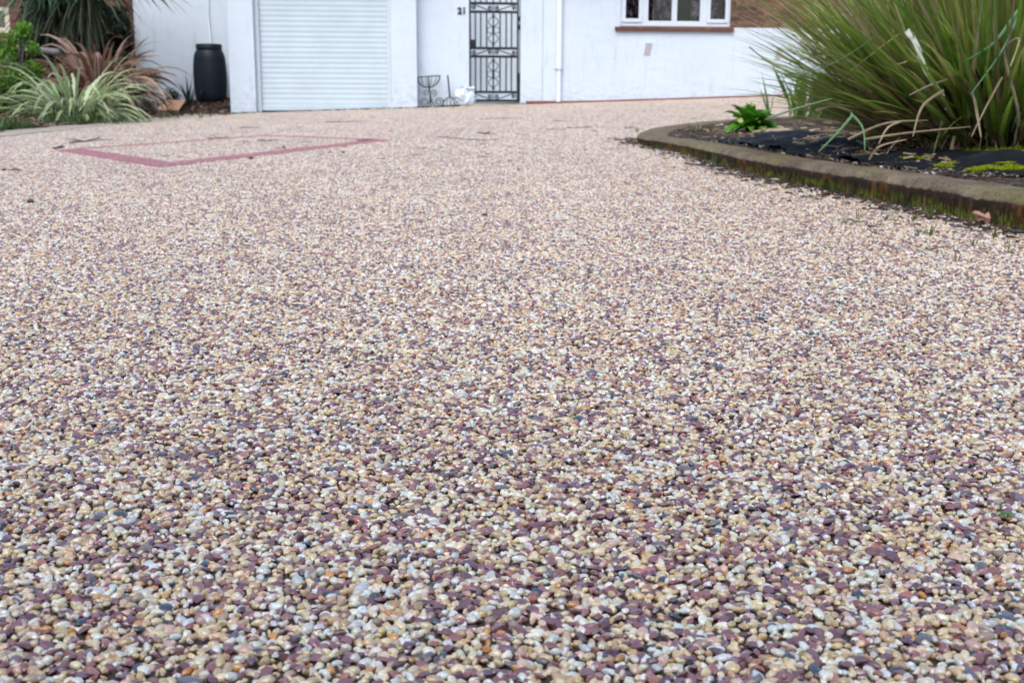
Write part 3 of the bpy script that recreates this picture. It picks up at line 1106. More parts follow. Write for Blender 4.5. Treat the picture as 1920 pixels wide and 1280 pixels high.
droot = HM @ Vector((W(845, 199, PDY).x, PDY, 0)); droot.z = g(droot.x, droot.y)
dome = empty('wire_basket', droot, HYAW)
tag(dome, 'upturned black wire basket with an upright rod, between plant stand and white bag', 'wire basket')
def DP(x, y, dy=0.0):
    q = W(*zm(x, y), PDY)
    return (q.x - W(845, 199, PDY).x, dy, q.z - droot.z)
mb = MB()
for i in range(7):
    a = PI * i / 6
    pts = []
    for j in range(9):
        t = j / 8 * PI / 2
        pts.append(DP(950 - 185 * math.cos(a) * math.sin(t), 1005 - 205 * math.cos(t) ** .9, -.10 * math.sin(a) * math.sin(t)))
    mb.tube(pts, .006, 6)
mb.tube([DP(950 - 185 * math.cos(PI * i / 16), 1005, -.10 * math.sin(PI * i / 16)) for i in range(17)], .008, 6)
mb.tube([DP(745, 1015, .01), DP(1185, 990, .01)], .010, 6)
mb.build('basket', M['iron'], dome, smooth=True)
mb = MB(); mb.tube([DP(890, 275), DP(915, 540), DP(942, 795)], .0135, 8); mb.build('rod', M['iron'], dome, smooth=True)

# crumpled white bag
bp = HM @ Vector((W(872, 196, RB - .17).x, RB - .17, 0)); bp.z = g(bp.x, bp.y)
bm = bmesh.new(); bmesh.ops.create_icosphere(bm, subdivisions=5, radius=1)
for v in bm.verts:
    c = v.co.copy()
    r = 1 + .34 * noise.noise(c * 1.6 + Vector((5, 2, 1))) + .30 * noise.turbulence(c * 2.4, 4, True) - .1
    if c.z > .55: r *= 1 - .25 * (c.z - .55)
    v.co = Vector((c.x * .15 * r + .05 * c.z * .15, c.y * .11 * r, max((c.z * r * .17) + .14, .004)))
me = bpy.data.meshes.new('plastic_bag'); bm.to_mesh(me); bm.free()
me.materials.append(M['bag'])
me.polygons.foreach_set('use_smooth', [True] * len(me.polygons))
bag = bpy.data.objects.new('plastic_bag', me); COL.objects.link(bag); bag.location = bp; bag.rotation_euler = (0, 0, .3)
tag(bag, 'crumpled white plastic bag slumped at the left foot of the iron gate', 'bag')
mb = MB()
for k_ in range(7):
    a = k_ * .9
    mb.blade((.02 * math.cos(a) + .03, .02 * math.sin(a), .25), a, .6, .13, .075, .5, (.8, .84, .88), n=6, roll=.8, wig=.2)
mb.build('handle', M['bag'], bag, smooth=True)

# ------------------------------------------------------------------ water butt
bq = HM @ Vector((W(396, 187, BK - .55).x, BK - .55, 0))
bq.z = bank(bq.x, bq.y) - .02
zt_w = at(396, 83, bq.y).z
Hh = zt_w - bq.z
bu = empty('water_butt', bq)
tag(bu, 'dark blue grey barrel shaped water butt standing by the white wall', 'water butt')
R_ = (at(427, 130, bq.y).x - at(365, 130, bq.y).x) / 2
mb = MB()
pr = [(0, 0), (R_ * .80, 0), (R_ * .84, .02)]
for i in range(1, 24):
    t = i / 24
    r = R_ * (.84 + .16 * math.sin(PI * min(1, t / .95) * .62 + .1) ** 1.0)
    if t < .1: r = R_ * (.84 + .1 * t / .1)
    else: r = R_ * (.94 + .06 * math.sin((t - .1) / .7 * PI)) if t < .8 else R_ * (.94 - .24 * ((t - .8) / .2) ** 1.6)
    r += .004 * math.sin(t * 75)
    pr.append((r, t * Hh * .93))
mb.lathe(pr, n=48); mb.build('body', M['butt'], bu, smooth=True)
mb = MB(); z0 = Hh * .90
mb.lathe([(R_ * .70, z0), (R_ * .76, z0), (R_ * .77, z0 + .02), (R_ * .77, Hh * .985), (R_ * .73, Hh), (0, Hh + .005)], n=48)
mb.build('lid', M['lid'], bu, smooth=True)
mb = MB(); mb.tube([(-.07, -R_ * .93, .14), (-.07, -R_ - .06, .14)], .022, 10); mb.tube([(-.07, -R_ - .05, .16), (-.07, -R_ - .05, .09)], .014, 10)
mb.build('tap', M['lid'], bu, smooth=True)
mb = MB()
mb.poly([(-.15, -.01, 0), (.02, -.01, 0), (-.01, -.01, .20), (-.08, -.01, .30), (-.12, -.01, .16)])
# thin pipe coming down the wall into the butt
mb = MB(); q0 = HM @ W(389, -80, BK - .03); q1 = HM @ W(395, 82, BK - .06)
mb.tube([q0, HM @ W(391, 30, BK - .03), q1, (bq.x, bq.y + .05, zt_w - .01)], .011, 8)
tag(mb.build('rainwater_hose', M['upvc'], smooth=True), 'thin pale hose running down the white wall into the water butt', 'hose')

# ------------------------------------------------------------------ neighbour brick house, far left
nh = empty('brick_house', (-11.5, 24.0, 0))
tag(nh, 'reddish brown brick house with a cream framed window, behind the fence', 'house')
mb = MB(); a = at(17, 30, 24.0); mb.box(-8, a.x + 11.5, 0, .3, -.3, a.z + .55); mb.box(a.x + 11.5, 4.55, 0, .3, -.3, 5)
mb.box(-8, a.x + 11.5, 0, .3, a.z + .56, 5)
# opening for the window left of a.x
mb = MB()
wl, wr = at(-75, 30, 24.0).x + 11.5, at(17, 30, 24.0).x + 11.5
wt, wb = at(10, 11, 24.0).z, at(10, 62, 24.0).z
mb.box(wr, 4.55, 0, .3, -.3, 5); mb.box(-8, wl, 0, .3, -.3, 5); mb.box(wl, wr, 0, .3, -.3, wb); mb.box(wl, wr, 0, .3, wt, 5)
mb.build('wall', M['brick_l'], nh)
cream = m_plain('cream_paint', (.55, .47, .34), .5, .4, var=.1)
mb = MB(); f = .10
mb.box(wl, wr, .03, .1, wt - f, wt - .002); mb.box(wl, wr, .03, .1, wb + .002, wb + f); mb.box(wr - f, wr - .002, .031, .1, wb + f, wt - f); mb.box(wl + .002, wl + f, .031, .1, wb + f, wt - f)
wn = mb.build('window', cream, nh)
mb = MB(); mb.box(wl + f, wr - f, .07, .08, wb + f, wt - f); mb.build('pane', M['glass'], wn)

# added hedge, unseen behind the camera, put there to shade the near gravel
hb = empty('added_shade_hedge', (0, -3.4, 0))
tag(hb, 'tall dense evergreen hedge added unseen behind the camera to shade the near gravel', 'hedge')
mb = MB()
rr_ = random.Random(3)
for i in range(22000):
    x = rr_.uniform(-9, 9); z = rr_.uniform(0, 4.7)
    y = .55 + .18 * noise.noise((x * 1.3, z * 1.6, 4)) + rr_.uniform(-.22, .05)
    if rr_.random() < .16: y = rr_.uniform(-.5, .5); z = 4.7 + .15 * noise.noise((x * 2, y, 1)) + rr_.uniform(-.1, .05)
    a = rr_.uniform(0, 6.28); s_ = rr_.uniform(.05, .10); t_a = rr_.uniform(-1, 1)
    u_ = Vector((math.cos(a), math.sin(a) * math.cos(t_a), math.sin(a) * math.sin(t_a) + .2)).normalized() * s_
    v_ = u_.cross(Vector((rr_.uniform(-1, 1), 1, rr_.uniform(-1, 1))).normalized()) * .45
    p_ = Vector((x, y, z)); q_ = rr_.uniform(.6, 1.3)
    mb.add([p_ - u_, p_ - v_, p_ + u_, p_ + v_], [(0, 1, 2, 3)], (.04 * q_, .075 * q_, .025 * q_))
mb.build('leaves', M['leaf'], hb)
mb = MB(); mb.box(-9, 9, -.45, .40, -.3, 4.6)  # solid core of the added hedge, blocks sky and sun
mb.build('blocking_core', M['twig'], hb)

# ------------------------------------------------------------------ plants on the left
def on_bank(px, py):
    return hit(px, py, bank, 40, 6)
def rnd_col(a, b=None, v=.15):
    s = random.uniform(1 - v, 1 + v)
    if b:
        t = random.random(); a = tuple(a[i] * (1 - t) + b[i] * t for i in range(3))
    return tuple(c * s for c in a)

GREEN, DKG, LTG = (.055, .115, .028), (.018, .042, .016), (.16, .26, .05)
# variegated grass-like plant
pv = on_bank(140, 226)
root = empty('variegated_plant', pv)
tag(root, 'pale green and cream striped strap leaved plant spilling over the drive edge', 'plant')
mb = MB()
for i in range(150):
    a = random.uniform(0, 2 * PI); r = random.uniform(0, .28)
    el = random.uniform(.3, 1.2)
    L = random.uniform(.6, 1.15)
    mb.blade((r * math.cos(a), r * math.sin(a), 0), a + random.uniform(-.5, .5), el, L, random.uniform(.035, .06), random.uniform(1.2, 2.9),
             rnd_col((.22, .34, .12)), edge=rnd_col((.66, .70, .34), (.80, .82, .58)), n=8, roll=random.uniform(-.8, .8), wig=.04)
mb.build('leaves', M['leaf'], root, smooth=True)
mb = MB()
for i in range(230):
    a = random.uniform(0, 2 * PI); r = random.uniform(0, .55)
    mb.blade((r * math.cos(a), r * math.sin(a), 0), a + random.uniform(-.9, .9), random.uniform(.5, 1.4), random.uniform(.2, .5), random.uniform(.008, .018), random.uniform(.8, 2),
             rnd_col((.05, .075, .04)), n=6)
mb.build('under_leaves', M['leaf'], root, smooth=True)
# bronze phormium
pp = on_bank(190, 208)
root = empty('bronze_flax_plant', pp)
tag(root, 'drooping bronze and pink strap leaved flax in the left bed', 'plant')
mb = MB()
for i in range(270):
    a = random.uniform(0, 2 * PI); r = random.uniform(0, .25)
    c = random.choice([(.20, .11, .06), (.24, .14, .08), (.09, .05, .032), (.52, .26, .22), (.30, .13, .05), (.10, .06, .04), (.07, .04, .03)])
    mb.blade((r * math.cos(a), r * math.sin(a), 0), a + random.uniform(-.4, .4), random.uniform(.7, 1.45), random.uniform(.8, 1.45), random.uniform(.05, .085), random.uniform(1.8, 3.8),
             rnd_col(c), tip=rnd_col((.20, .12, .08)), edge=(rnd_col((.62, .42, .32)) if random.random() < .4 else rnd_col((.26, .15, .09))), n=10, roll=random.uniform(-1.3, 1.3), wig=.06)
mb.build('leaves', M['leaf'], root, smooth=True)
mb = MB()
for i in range(120):
    a = random.uniform(0, 2 * PI); r = random.uniform(0, .3)
    mb.blade((r * math.cos(a), r * math.sin(a), 0), a, random.uniform(.1, 1.2), random.uniform(.4, .9), random.uniform(.02, .04), random.uniform(1.5, 3.5),
             rnd_col((.10, .065, .045)), n=8, roll=random.uniform(-1, 1), wig=.1)
mb.build('dead_leaves', M['straw'], root, smooth=True)

# cordyline: trunk and a mop of drooping sword leaves, a dead skirt below
cpos = at(172, 120, 18.2)
cpos.z = bank(cpos.x, cpos.y)
ctop = at(172, -75, 18.2).z - cpos.z
root = empty('cabbage_palm_tree', cpos)
tag(root, 'dark green cabbage palm with drooping sword leaves in front of the white wall', 'tree')
mb = MB()
mb.tube([(0, 0, -.1), (.03, .02, ctop * .4), (-.03, 0, ctop * .8), (0, 0, ctop)], [.13, .10, .09, .08], 12)
mb.build('trunk', m_plain('palm_bark', (.10, .075, .055), .9, .2, var=.4, scale=20, bump=.8, dist=.02), root, smooth=True)
mb = MB()
for (hx, hy, hz, ns) in ((0, 0, 0, 330), (-.62, .1, -.15, 260), (.15, -.2, .35, 200)):
    for i in range(ns):
        a = random.uniform(0, 2 * PI)
        el = random.uniform(-.75, 1.3)
        c = rnd_col(random.choice([(.04, .11, .05), (.07, .17, .07), (.02, .05, .025), (.10, .22, .10)]))
        mb.blade((hx + .05 * math.cos(a), hy + .05 * math.sin(a), ctop + hz + .25 * random.random() - .1), a, el, random.uniform(.85, 1.3), random.uniform(.035, .055), random.uniform(.5, 1.5), c, n=7, roll=random.uniform(-.6, .6))
for i in range(70):
    mb.blade((.45 + random.uniform(-.1, .1), -.1, ctop + random.uniform(-.1, .2)), random.uniform(-.5, .3), random.uniform(-.7, .1), random.uniform(.85, 1.3), random.uniform(.045, .065), random.uniform(.2, .6), rnd_col((.03, .075, .035), (.10, .15, .06)), n=6, roll=random.uniform(-.6, .6))
mb.build('crown', M['leaf'], root, smooth=True)
mb = MB()
for (hx, hy, hz) in ((0, 0, -.2), (-.62, .1, -.35), (-.3, .2, -.3)):
    for i in range(80):
        a = random.uniform(0, 2 * PI)
        mb.blade((hx, hy, ctop + hz - random.uniform(0, .35)), a, random.uniform(-1.2, -.1), random.uniform(.7, 1.2), random.uniform(.025, .045), random.uniform(1, 2), rnd_col((.045, .06, .034), (.09, .10, .055)), n=6, roll=random.uniform(-1, 1))
mb.build('dead_skirt', M['straw'], root, smooth=True)

# leafy shrubs at the far left
def clump(mb, c, rx, ry, rz, n, cols, s0=.03, s1=.06):
    for _ in range(n):
        d = Vector((random.gauss(0, 1), random.gauss(0, 1), random.gauss(0, 1))).normalized() * random.uniform(.45, 1.0) ** .5
        d *= 1 + .35 * noise.noise(d * 2.3 + Vector(c))
        p = Vector(c) + Vector((d.x * rx, d.y * ry, d.z * rz))
        s = random.uniform(s0, s1)
        q = Euler((random.uniform(-1, 1), random.uniform(-1, 1), random.uniform(0, 6.3))).to_matrix()
        vs = [p + q @ Vector(v) * s for v in ((-.5, 0, 0), (0, -.28, .06), (.5, 0, 0), (0, .28, .06))]
        mb.add(vs, [(0, 1, 2), (0, 2, 3)], rnd_col(random.choice(cols), v=.25))
def shrub(name, label, px, py, Y, blobs, cols, n, s=(.03, .06), cat='shrub'):
    b = at(px, py, Y); b.z = bank(b.x, b.y) if b.x > -15 else 0
    root = empty(name, b); tag(root, label, cat)
    mb = MB(); st_ = MB()
    for (qx, qy, r) in blobs:
        c = at(qx, qy, Y) - b
        for k_ in range(3):
            st_.tube([(random.uniform(-.1, .1), random.uniform(-.1, .1), -.05), (c.x * .5 + random.uniform(-.1, .1), random.uniform(-.1, .1), c.z * .5), (c.x, 0, c.z)], [.014, .01, .005], 6)
        clump(mb, (c.x, random.uniform(-.2, .2), c.z), r, r, r, n, cols, *s)
    mb.build('leaves', M['leaf'], root); st_.build('stems', M['twig'], root)
shrub('leafy_shrub', 'bright yellow green leafy shrub growing up through the timber rail', 30, 225, 15.6,
      [(50, 58, .10), (36, 52, .09), (27, 74, .14), (5, 80, .14), (66, 92, .09), (20, 104, .12), (-20, 95, .2)], [(.14, .30, .025), (.09, .22, .02), (.20, .36, .04)], 300)
shrub('leafy_bush', 'mid green bush filling the corner below the rail', 15, 225, 15.0,
      [(0, 145, .28), (25, 170, .26), (-40, 150, .4), (10, 200, .28), (50, 135, .14), (-90, 150, .5), (45, 165, .18)], [(.09, .20, .02), (.14, .26, .025), (.05, .11, .018), (.22, .32, .03)], 900)
shrub('dark_hedge', 'dark evergreen mass behind the palm', 120, 190, 20.5,
      [(110, 60, .55), (150, 110, .6), (200, 60, .45), (90, 130, .6), (205, 130, .45), (230, 90, .12), (60, 110, .4)], [(.014, .03, .014), (.02, .04, .018), (.03, .035, .018)], 2600, (.06, .12), 'hedge')
shrub('low_weed', 'small dark green weed against the white wall left of the water butt', 330, 190, 19.4, [(322, 176, .10), (333, 182, .09)], [(.02, .05, .03), (.03, .07, .04)], 160)
# spiky small plant by the butt
pq = on_bank(354, 200)
mb = MB()
for i in range(26):
    a = random.uniform(0, 6.28)
    mb.blade((0, 0, 0), a, random.uniform(.7, 1.5), random.uniform(.25, .6), .02, .5, rnd_col((.03, .07, .04)), n=6)
o = mb.build('spiky_plant', M['leaf'], smooth=True, loc=pq)
tag(o, 'thin dark upright leaves growing beside the water butt', 'plant')

# timber rail and post
root = empty('timber_fence', at(15, 235, 16.2)); root.location.z = 0
tag(root, 'old grey timber post and rail fence in the left bed', 'fence')
rb = root.location
mb = MB()
a = at(-120, 78, 16.2) - rb; b = at(112, 99, 16.2) - rb
mb.tube([a, (a + b) / 2 + Vector((0, 0, .01)), b], .048, 9); bevel(mb.build('rail', M['wood'], root, smooth=True), .004)
a = at(-120, 140, 16.2) - rb; b = at(30, 152, 16.2) - rb
mb = MB(); mb.tube([a, b], .05, 9); mb.build('rail', M['wood'], root, smooth=True)
for px in (24, -90):
    c = at(px, 150, 16.3) - rb; mb = MB(); mb.box(c.x - .055, c.x + .055, c.y - .05, c.y + .05, -.2, (at(px, 84, 16.3) - rb).z)
    bevel(mb.build('post', M['wood'], root), .01)

# terracotta board and scrap
q = on_bank(318, 205)
m_b = m_plain('terracotta_board', (.50, .27, .15), .75, .3, var=.25, scale=12)
A_, B_, C_, D_ = [v - q for v in (at(288, 213, q.y - .62), at(330, 214, q.y - .62), at(348, 190, q.y - .22), at(308, 190, q.y - .22))]
mb = MB(); up = Vector((0, .012, .02))
mb.add([A_, B_, C_, D_, A_ + up, B_ + up, C_ + up, D_ + up], [(0, 3, 2, 1), (4, 5, 6, 7), (0, 1, 5, 4), (1, 2, 6, 5), (2, 3, 7, 6), (3, 0, 4, 7)])
tag(mb.build('clay_tile', m_b, loc=q), 'orange brown flat tile leaning in the soil by the flax', 'tile')
q = on_bank(302, 199)
mb = MB()
bm = bmesh.new(); bmesh.ops.create_icosphere(bm, subdivisions=3, radius=1)
for v in bm.verts: v.co = Vector((v.co.x * .06, v.co.y * .05, v.co.z * .06 + .02)) * (1 + .4 * noise.noise(v.co * 3))
me = bpy.data.meshes.new('plastic_scrap'); bm.to_mesh(me); bm.free(); me.materials.append(M['bag'])
o = bpy.data.objects.new('plastic_scrap', me); COL.objects.link(o); o.location = q + Vector((0, .1, .03))
tag(o, 'small white scrap of plastic behind the orange brown tile', 'litter')

# ground cover along the bed edge
mb = MB()
for i in range(1300):
    px = random.uniform(-60, 430); q = hit(px, 244 - px * .068 + random.uniform(-6, 3), bank, 40, 6)
    if noise.noise((q.x * 1.5, q.y * 1.5, 3)) < -.05 + (.3 if px > 240 else 0): continue
    for k_ in range(2):
        mb.blade(q, random.uniform(0, 6.28), random.uniform(.4, 1.4), random.uniform(.05, .16), .012, 1.2, rnd_col((.05, .10, .02), (.09, .14, .04)), n=4)
tag(mb.build('grass', M['leaf']), 'short grass and weeds along the left bed edge', 'grass', kind='stuff')
mb = MB()
for i in range(3200):
    px = random.uniform(-60, 440); q = hit(px, random.uniform(190, 240) - px * .06 + 4, bank, 40, 6)
    if q.x > -4.5 and q.y > 18.3: continue
    if q.x > edge_x(q.y) - .25 and random.random() < .75: continue
    mb.blade(q + Vector((0, 0, .01)), random.uniform(0, 6.28), random.uniform(-.1, .4), random.uniform(.04, .12), .04, .8, rnd_col((.09, .055, .035), (.30, .20, .13)), n=3, roll=random.uniform(-1, 1))
tag(mb.build('leaf_litter', M['straw']), 'dead brown leaves lying over the soil of the left bed', 'leaf litter', kind='stuff')

# ------------------------------------------------------------------ raised bed on the right
KH = .100
def khf(y): return KH * (1 - .40 * max(0, min(1, (y - 4.0) / 4.2)))
front = [hit(*p) for p in ((2600, 585), (2250, 505), (1905, 432), (1700, 389), (1522, 352), (1422, 330), (1345, 308), (1285, 291), (1235, 279))]
d0_ = (front[0] - front[1]).normalized()
front.insert(0, front[0] + d0_ * ((front[0].y + 2.3) / max(.2, -d0_.y)))
def xd(px, D): return Vector(((px - CX) * D / FPX * 1.0, D, 0))
back = [xd(1201, 8.05), xd(1190, 8.45), xd(1199, 8.95), xd(1228, 9.6), xd(1280, 10.3), xd(1350, 11.0), xd(1450, 11.6), xd(1640, 12.2), xd(1900, 12.5), xd(2300, 12.6)]
def catmull(P, n=8):
    out = []
    for i in range(len(P) - 1):
        p0 = P[max(i - 1, 0)]; p1 = P[i]; p2 = P[i + 1]; p3 = P[min(i + 2, len(P) - 1)]
        for k in range(n):
            t = k / n
            out.append(.5 * ((2 * p1) + (p2 - p0) * t + (2 * p0 - 5 * p1 + 4 * p2 - p3) * t * t + (3 * p1 - p0 - 3 * p2 + p3) * t ** 3))
    out.append(P[-1])
    return out
path = [Vector((p.x, p.y, 0)) for p in front + back]
cm = catmull(path, 10)
# resample evenly
ds = [0]
for a, b in zip(cm, cm[1:]): ds.append(ds[-1] + (b - a).length)
def sample(s):
    lo, hi = 0, len(ds) - 1
    while hi - lo > 1:
        m = (lo + hi) // 2
        if ds[m] <= s: lo = m
        else: hi = m
    t = (s - ds[lo]) / max(1e-9, ds[hi] - ds[lo])
    return cm[lo].lerp(cm[hi], t)
STEP = .012
ns = int(ds[-1] / STEP)
KP = [sample(i * ds[-1] / ns) for i in range(ns + 1)]
# smooth normals
KN = []
for i in range(len(KP)):
    a = KP[max(0, i - 9)]; b = KP[min(len(KP) - 1, i + 9)]
    t = (b - a).normalized()
    KN.append(Vector((t.y, -t.x, 0)))      # toward the bed
KW = .21
mb = MB()
prof = [(-.004, -.01, 0), (0.0, .012, .12), (.001, .026, .3), (.000, .040, .5), (-.001, .054, .7), (-.001, .066, .85), (.003, .0755, .95), (.010, .0805, 1), (.022, KH, 1), (.05, KH + .001, 1), (.08, KH + .001, 1), (.11, KH, 1), (.14, KH, 1), (.17, KH - .001, 1), (.195, KH - .002, 1), (.207, KH - .008, 1), (KW, KH - .05, 1)]
vs, fs, cs = [], [], []
np_ = len(prof)
for i, (p, nn_) in enumerate(zip(KP, KN)):
    s = i * STEP
    kf_ = khf(p.y) / KH
    for j, (o_, z, hv) in enumerate(prof):
        z *= kf_
        q = p + nn_ * o_
        gz_ = g(p.x, p.y)
        dz = .005 * noise.noise((s * 5, o_ * 10, 1)) + .002 * noise.noise((s * 30, o_ * 30, 5))
        do = .007 * noise.noise((s * 9, z * 14, 9)) + .005 * noise.noise((s * 45, z * 9, 2)) + .003 * noise.noise((s * 90, z * 60, 4))
        if hv >= .85: do *= .8
        if 6 <= j <= 8: dz += .005 * noise.noise((s * 28, 3, 7))
        if j < 1: dz = 0
        f_ = nn_ * do
        vs.append((q.x + f_.x, q.y + f_.y, gz_ + z + (dz if hv > .9 else 0)))
        cs.append((hv, hv, hv))
    if i:
        for j in range(np_ - 1):
            a = (i - 1) * np_ + j
            fs.append((a, a + np_, a + np_ + 1, a + 1))
mb.add(vs, fs, cs)
kb = mb.build('garden_kerb', M['kerb'], smooth=True)
tag(kb, 'mossy weathered concrete kerb curving round the raised bed on the right', 'kerb')

# bed surface: soil sheet under the membrane
inner_pts = [(p + n_ * (KW - .004)) for p, n_ in zip(KP[::8], KN[::8])]
inner_pts = [Vector((p.x, p.y, 0)) for p in inner_pts]
# clean the inner outline where the tip folds over itself
TIPI = min(range(len(KP)), key=lambda i: KP[i].x - .12 * KP[i].y)
def seg_dist(x, y):
    best = 9; sgn = 1
    return best
KPa = np.array([(p.x, p.y) for p in KP]); KNa = np.array([(p.x, p.y) for p in KN])
def kerb_dist(x, y):
    """signed distance from the kerb's outer line, positive inside the bed"""
    dd = (KPa[:, 0] - x) ** 2 + (KPa[:, 1] - y) ** 2
    i = int(dd.argmin())
    s = (x - KPa[i, 0]) * KNa[i, 0] + (y - KPa[i, 1]) * KNa[i, 1]
    return math.copysign(math.sqrt(dd[i]), s)
GC = (2.32, 5.7)       # centre of the big grass
def bedz(x, y):
    d_ = kerb_dist(x, y)
    z = g(x, y) + khf(y) - .012
    t = max(0, min(1, (d_ - KW) / .9))
    z += .045 * t + .02 * max(0, 1 - ((x - GC[0]) ** 2 + (y - GC[1]) ** 2) / .9)
    z += .010 * noise.noise((x * 5, y * 5, 3)) + .006 * noise.noise((x * 16, y * 16, 8))
    return z
def bed_safe(x, y):
    if x < .6 or y > 12.8: return g(x, y)
    return bedz(x, y) if kerb_dist(x, y) > KW - .02 else g(x, y)
mb = MB()
gx_, gy_ = np.arange(.7, 6.4, .045), np.arange(-2.2, 12.7, .055)
idm = {}
vs = []
for j, y in enumerate(gy_):
    for i, x in enumerate(gx_):
        if kerb_dist(x, y) > KW - .05:
            idm[(i, j)] = len(vs); vs.append((x, y, bedz(x, y)))
fs = []
for (i, j), a in idm.items():
    q = [idm.get((i + 1, j)), idm.get((i + 1, j + 1)), idm.get((i, j + 1))]
    if None not in q: fs.append((a, *q))
mb.add(vs, fs)
tag(mb.build('soil_bed', m_soil('bed_soil', (.055, .040, .030), (.26, .20, .15)), smooth=True), kind='structure')

def membrane_in(x, y):
    """the black membrane lies well inside the bed, with a ragged front edge"""
    d_ = kerb_dist(x, y)
    lim = KW + .05 + .06 * noise.noise((x * 3, y * 3, 0)) + max(0, (4.7 - y)) * .35
    return d_ > lim and y < 7.5
mb = MB(); idm = {}; vs = []; fs = []
for j, y in enumerate(np.arange(2.4, 7.6, .02)):
    for i, x in enumerate(np.arange(1.0, 4.4, .02)):
        if membrane_in(x, y):
            idm[(i, j)] = len(vs)
            fold = .06 * max(0, noise.noise((x * 2.2 + y * 1.1, y * 3.5 - x, 2))) + .018 * abs(noise.noise((x * 6 + 3, y * 9, 7)))
            vs.append((x, y, bedz(x, y) + .008 + fold))
for (i, j), a in idm.items():
    q = [idm.get((i + 1, j)), idm.get((i + 1, j + 1)), idm.get((i, j + 1))]
    if None not in q: fs.append((a, *q))
mb.add(vs, fs)
o = mb.build('weed_membrane', M['membrane'], smooth=True)
o.modifiers.new('thick', 'SOLIDIFY').thickness = .003
tag(o, 'crumpled black weed membrane covering the soil of the raised bed', 'membrane')

# ------------------------------------------------------------------ the big grass tussock
gb = Vector((GC[0], GC[1], bedz(*GC)))
root = empty('ornamental_grass', gb)
tag(root, 'huge green and straw coloured ornamental grass fanning out of the raised bed', 'ornamental grass')
GR = [(.17, .30, .035), (.24, .38, .05), (.07, .16, .03), (.30, .44, .08), (.06, .11, .03), (.13, .27, .07), (.36, .38, .09)]
ST = [(.48, .35, .18), (.56, .43, .24), (.34, .24, .12), (.66, .54, .34), (.24, .16, .09)]
def tussock_blade(mb, cols, elr, Lr, wr, dr, azr=(0, 2 * PI), rr=.36, tips=None, kinkp=0, n=8):
    az = random.uniform(*azr)
    r = rr * math.sqrt(random.random())
    el = random.uniform(*elr)
    # blades from the rim lean out, from the middle stand up
    el = min(1.5, el + (rr - r) * .5)
    x, y = r * math.cos(az), r * math.sin(az)
    z = bedz(gb.x + x, gb.y + y) - gb.z - .01
    kink = (random.uniform(.35, .7), random.uniform(.5, 1.6)) if random.random() < kinkp else None
    c = rnd_col(random.choice(cols), v=.2)
    mb.blade((x, y, z), az + random.gauss(0, .22), el, random.uniform(*Lr), random.uniform(*wr), random.uniform(*dr), c,
             tip=rnd_col(random.choice(tips)) if tips else None, n=n, roll=random.uniform(-.7, .7), wig=.012, kink=kink)
LF = (PI * .62, PI * 1.38)
GT = [(.24, .38, .05), (.17, .30, .04), (.30, .44, .08), (.45, .38, .16), (.38, .40, .10)]
mb = MB()
for i in range(820): tussock_blade(mb, GR, (.60, 1.40), (.75, 1.35), (.016, .034), (.0, .95), rr=.42, tips=GT)
for i in range(620): tussock_blade(mb, GR, (.40, 1.0), (.7, 1.08), (.016, .030), (.0, .65), LF, rr=.45, tips=GT)
for i in range(160): tussock_blade(mb, GR, (.3, 1.2), (.5, 1.0), (.005, .009), (.2, 1.4), (PI * .6, PI * 1.6), kinkp=.05)
mb.build('green_leaves', M['leaf'], root, smooth=True)
mb = MB()
for i in range(1000): tussock_blade(mb, ST, (.65, 1.38), (.45, 1.25), (.010, .024), (.0, .8), kinkp=.03, rr=.5)
for i in range(900): tussock_blade(mb, ST, (.25, .9), (.3, .72), (.008, .020), (.1, .8), (PI * .62, PI * 1.25), kinkp=.03, rr=.45)
mb.build('straw_leaves', M['straw'], root, smooth=True)
mb = MB()
for i in range(260): tussock_blade(mb, ST, (-.05, .45), (.2, .52), (.004, .010), (.6, 1.6), (PI * .6, PI * 1.35), kinkp=.5)
for i in range(700): tussock_blade(mb, [(.09, .065, .035), (.14, .10, .055), (.05, .035, .02)], (.2, 1.4), (.2, .7), (.010, .024), (.1, .5), rr=.46)
mb.build('fallen_leaves', M['straw'], root, smooth=True)

# single broken and bent leaves at the front of the tussock
def strap(pts, wpx, col, Y, par, name, mat='straw', sag=0.0, tip=.3):
    P_ = [at(x, y, Y - .05 * i) - gb for i, (x, y) in enumerate(pts)]
    cm_ = []
    for i in range(len(P_) - 1):
        p0 = P_[max(i - 1, 0)]; p1 = P_[i]; p2 = P_[i + 1]; p3 = P_[min(i + 2, len(P_) - 1)]
        for k in range(6):
            t = k / 6
            cm_.append(.5 * ((2 * p1) + (p2 - p0) * t + (2 * p0 - 5 * p1 + 4 * p2 - p3) * t * t + (3 * p1 - p0 - 3 * p2 + p3) * t ** 3))
    cm_.append(P_[-1])
    w_ = wpx / FPX * Y / 2 * .68
    vs, fs = [], []
    for i, p in enumerate(cm_):
        t = i / (len(cm_) - 1)
        d_ = (cm_[min(i + 1, len(cm_) - 1)] - cm_[max(i - 1, 0)]).normalized()
        s_ = d_.cross(Vector((.25, 1, .1))).normalized()
        ww = w_ * (1 - (1 - tip) * t ** 2)
        vs += [p - s_ * ww + Vector((0, .003, 0)), p + Vector((0, -.002, 0)), p + s_ * ww + Vector((0, .003, 0))]
        if i:
            a = (i - 1) * 3
            fs += [(a, a + 1, a + 4, a + 3), (a + 1, a + 2, a + 5, a + 4)]
    m_ = MB(); m_.add(vs, fs, col)
    return m_.build(name, M[mat], par, smooth=True)
TAN, PALE = (.32, .25, .15), (.42, .35, .23)
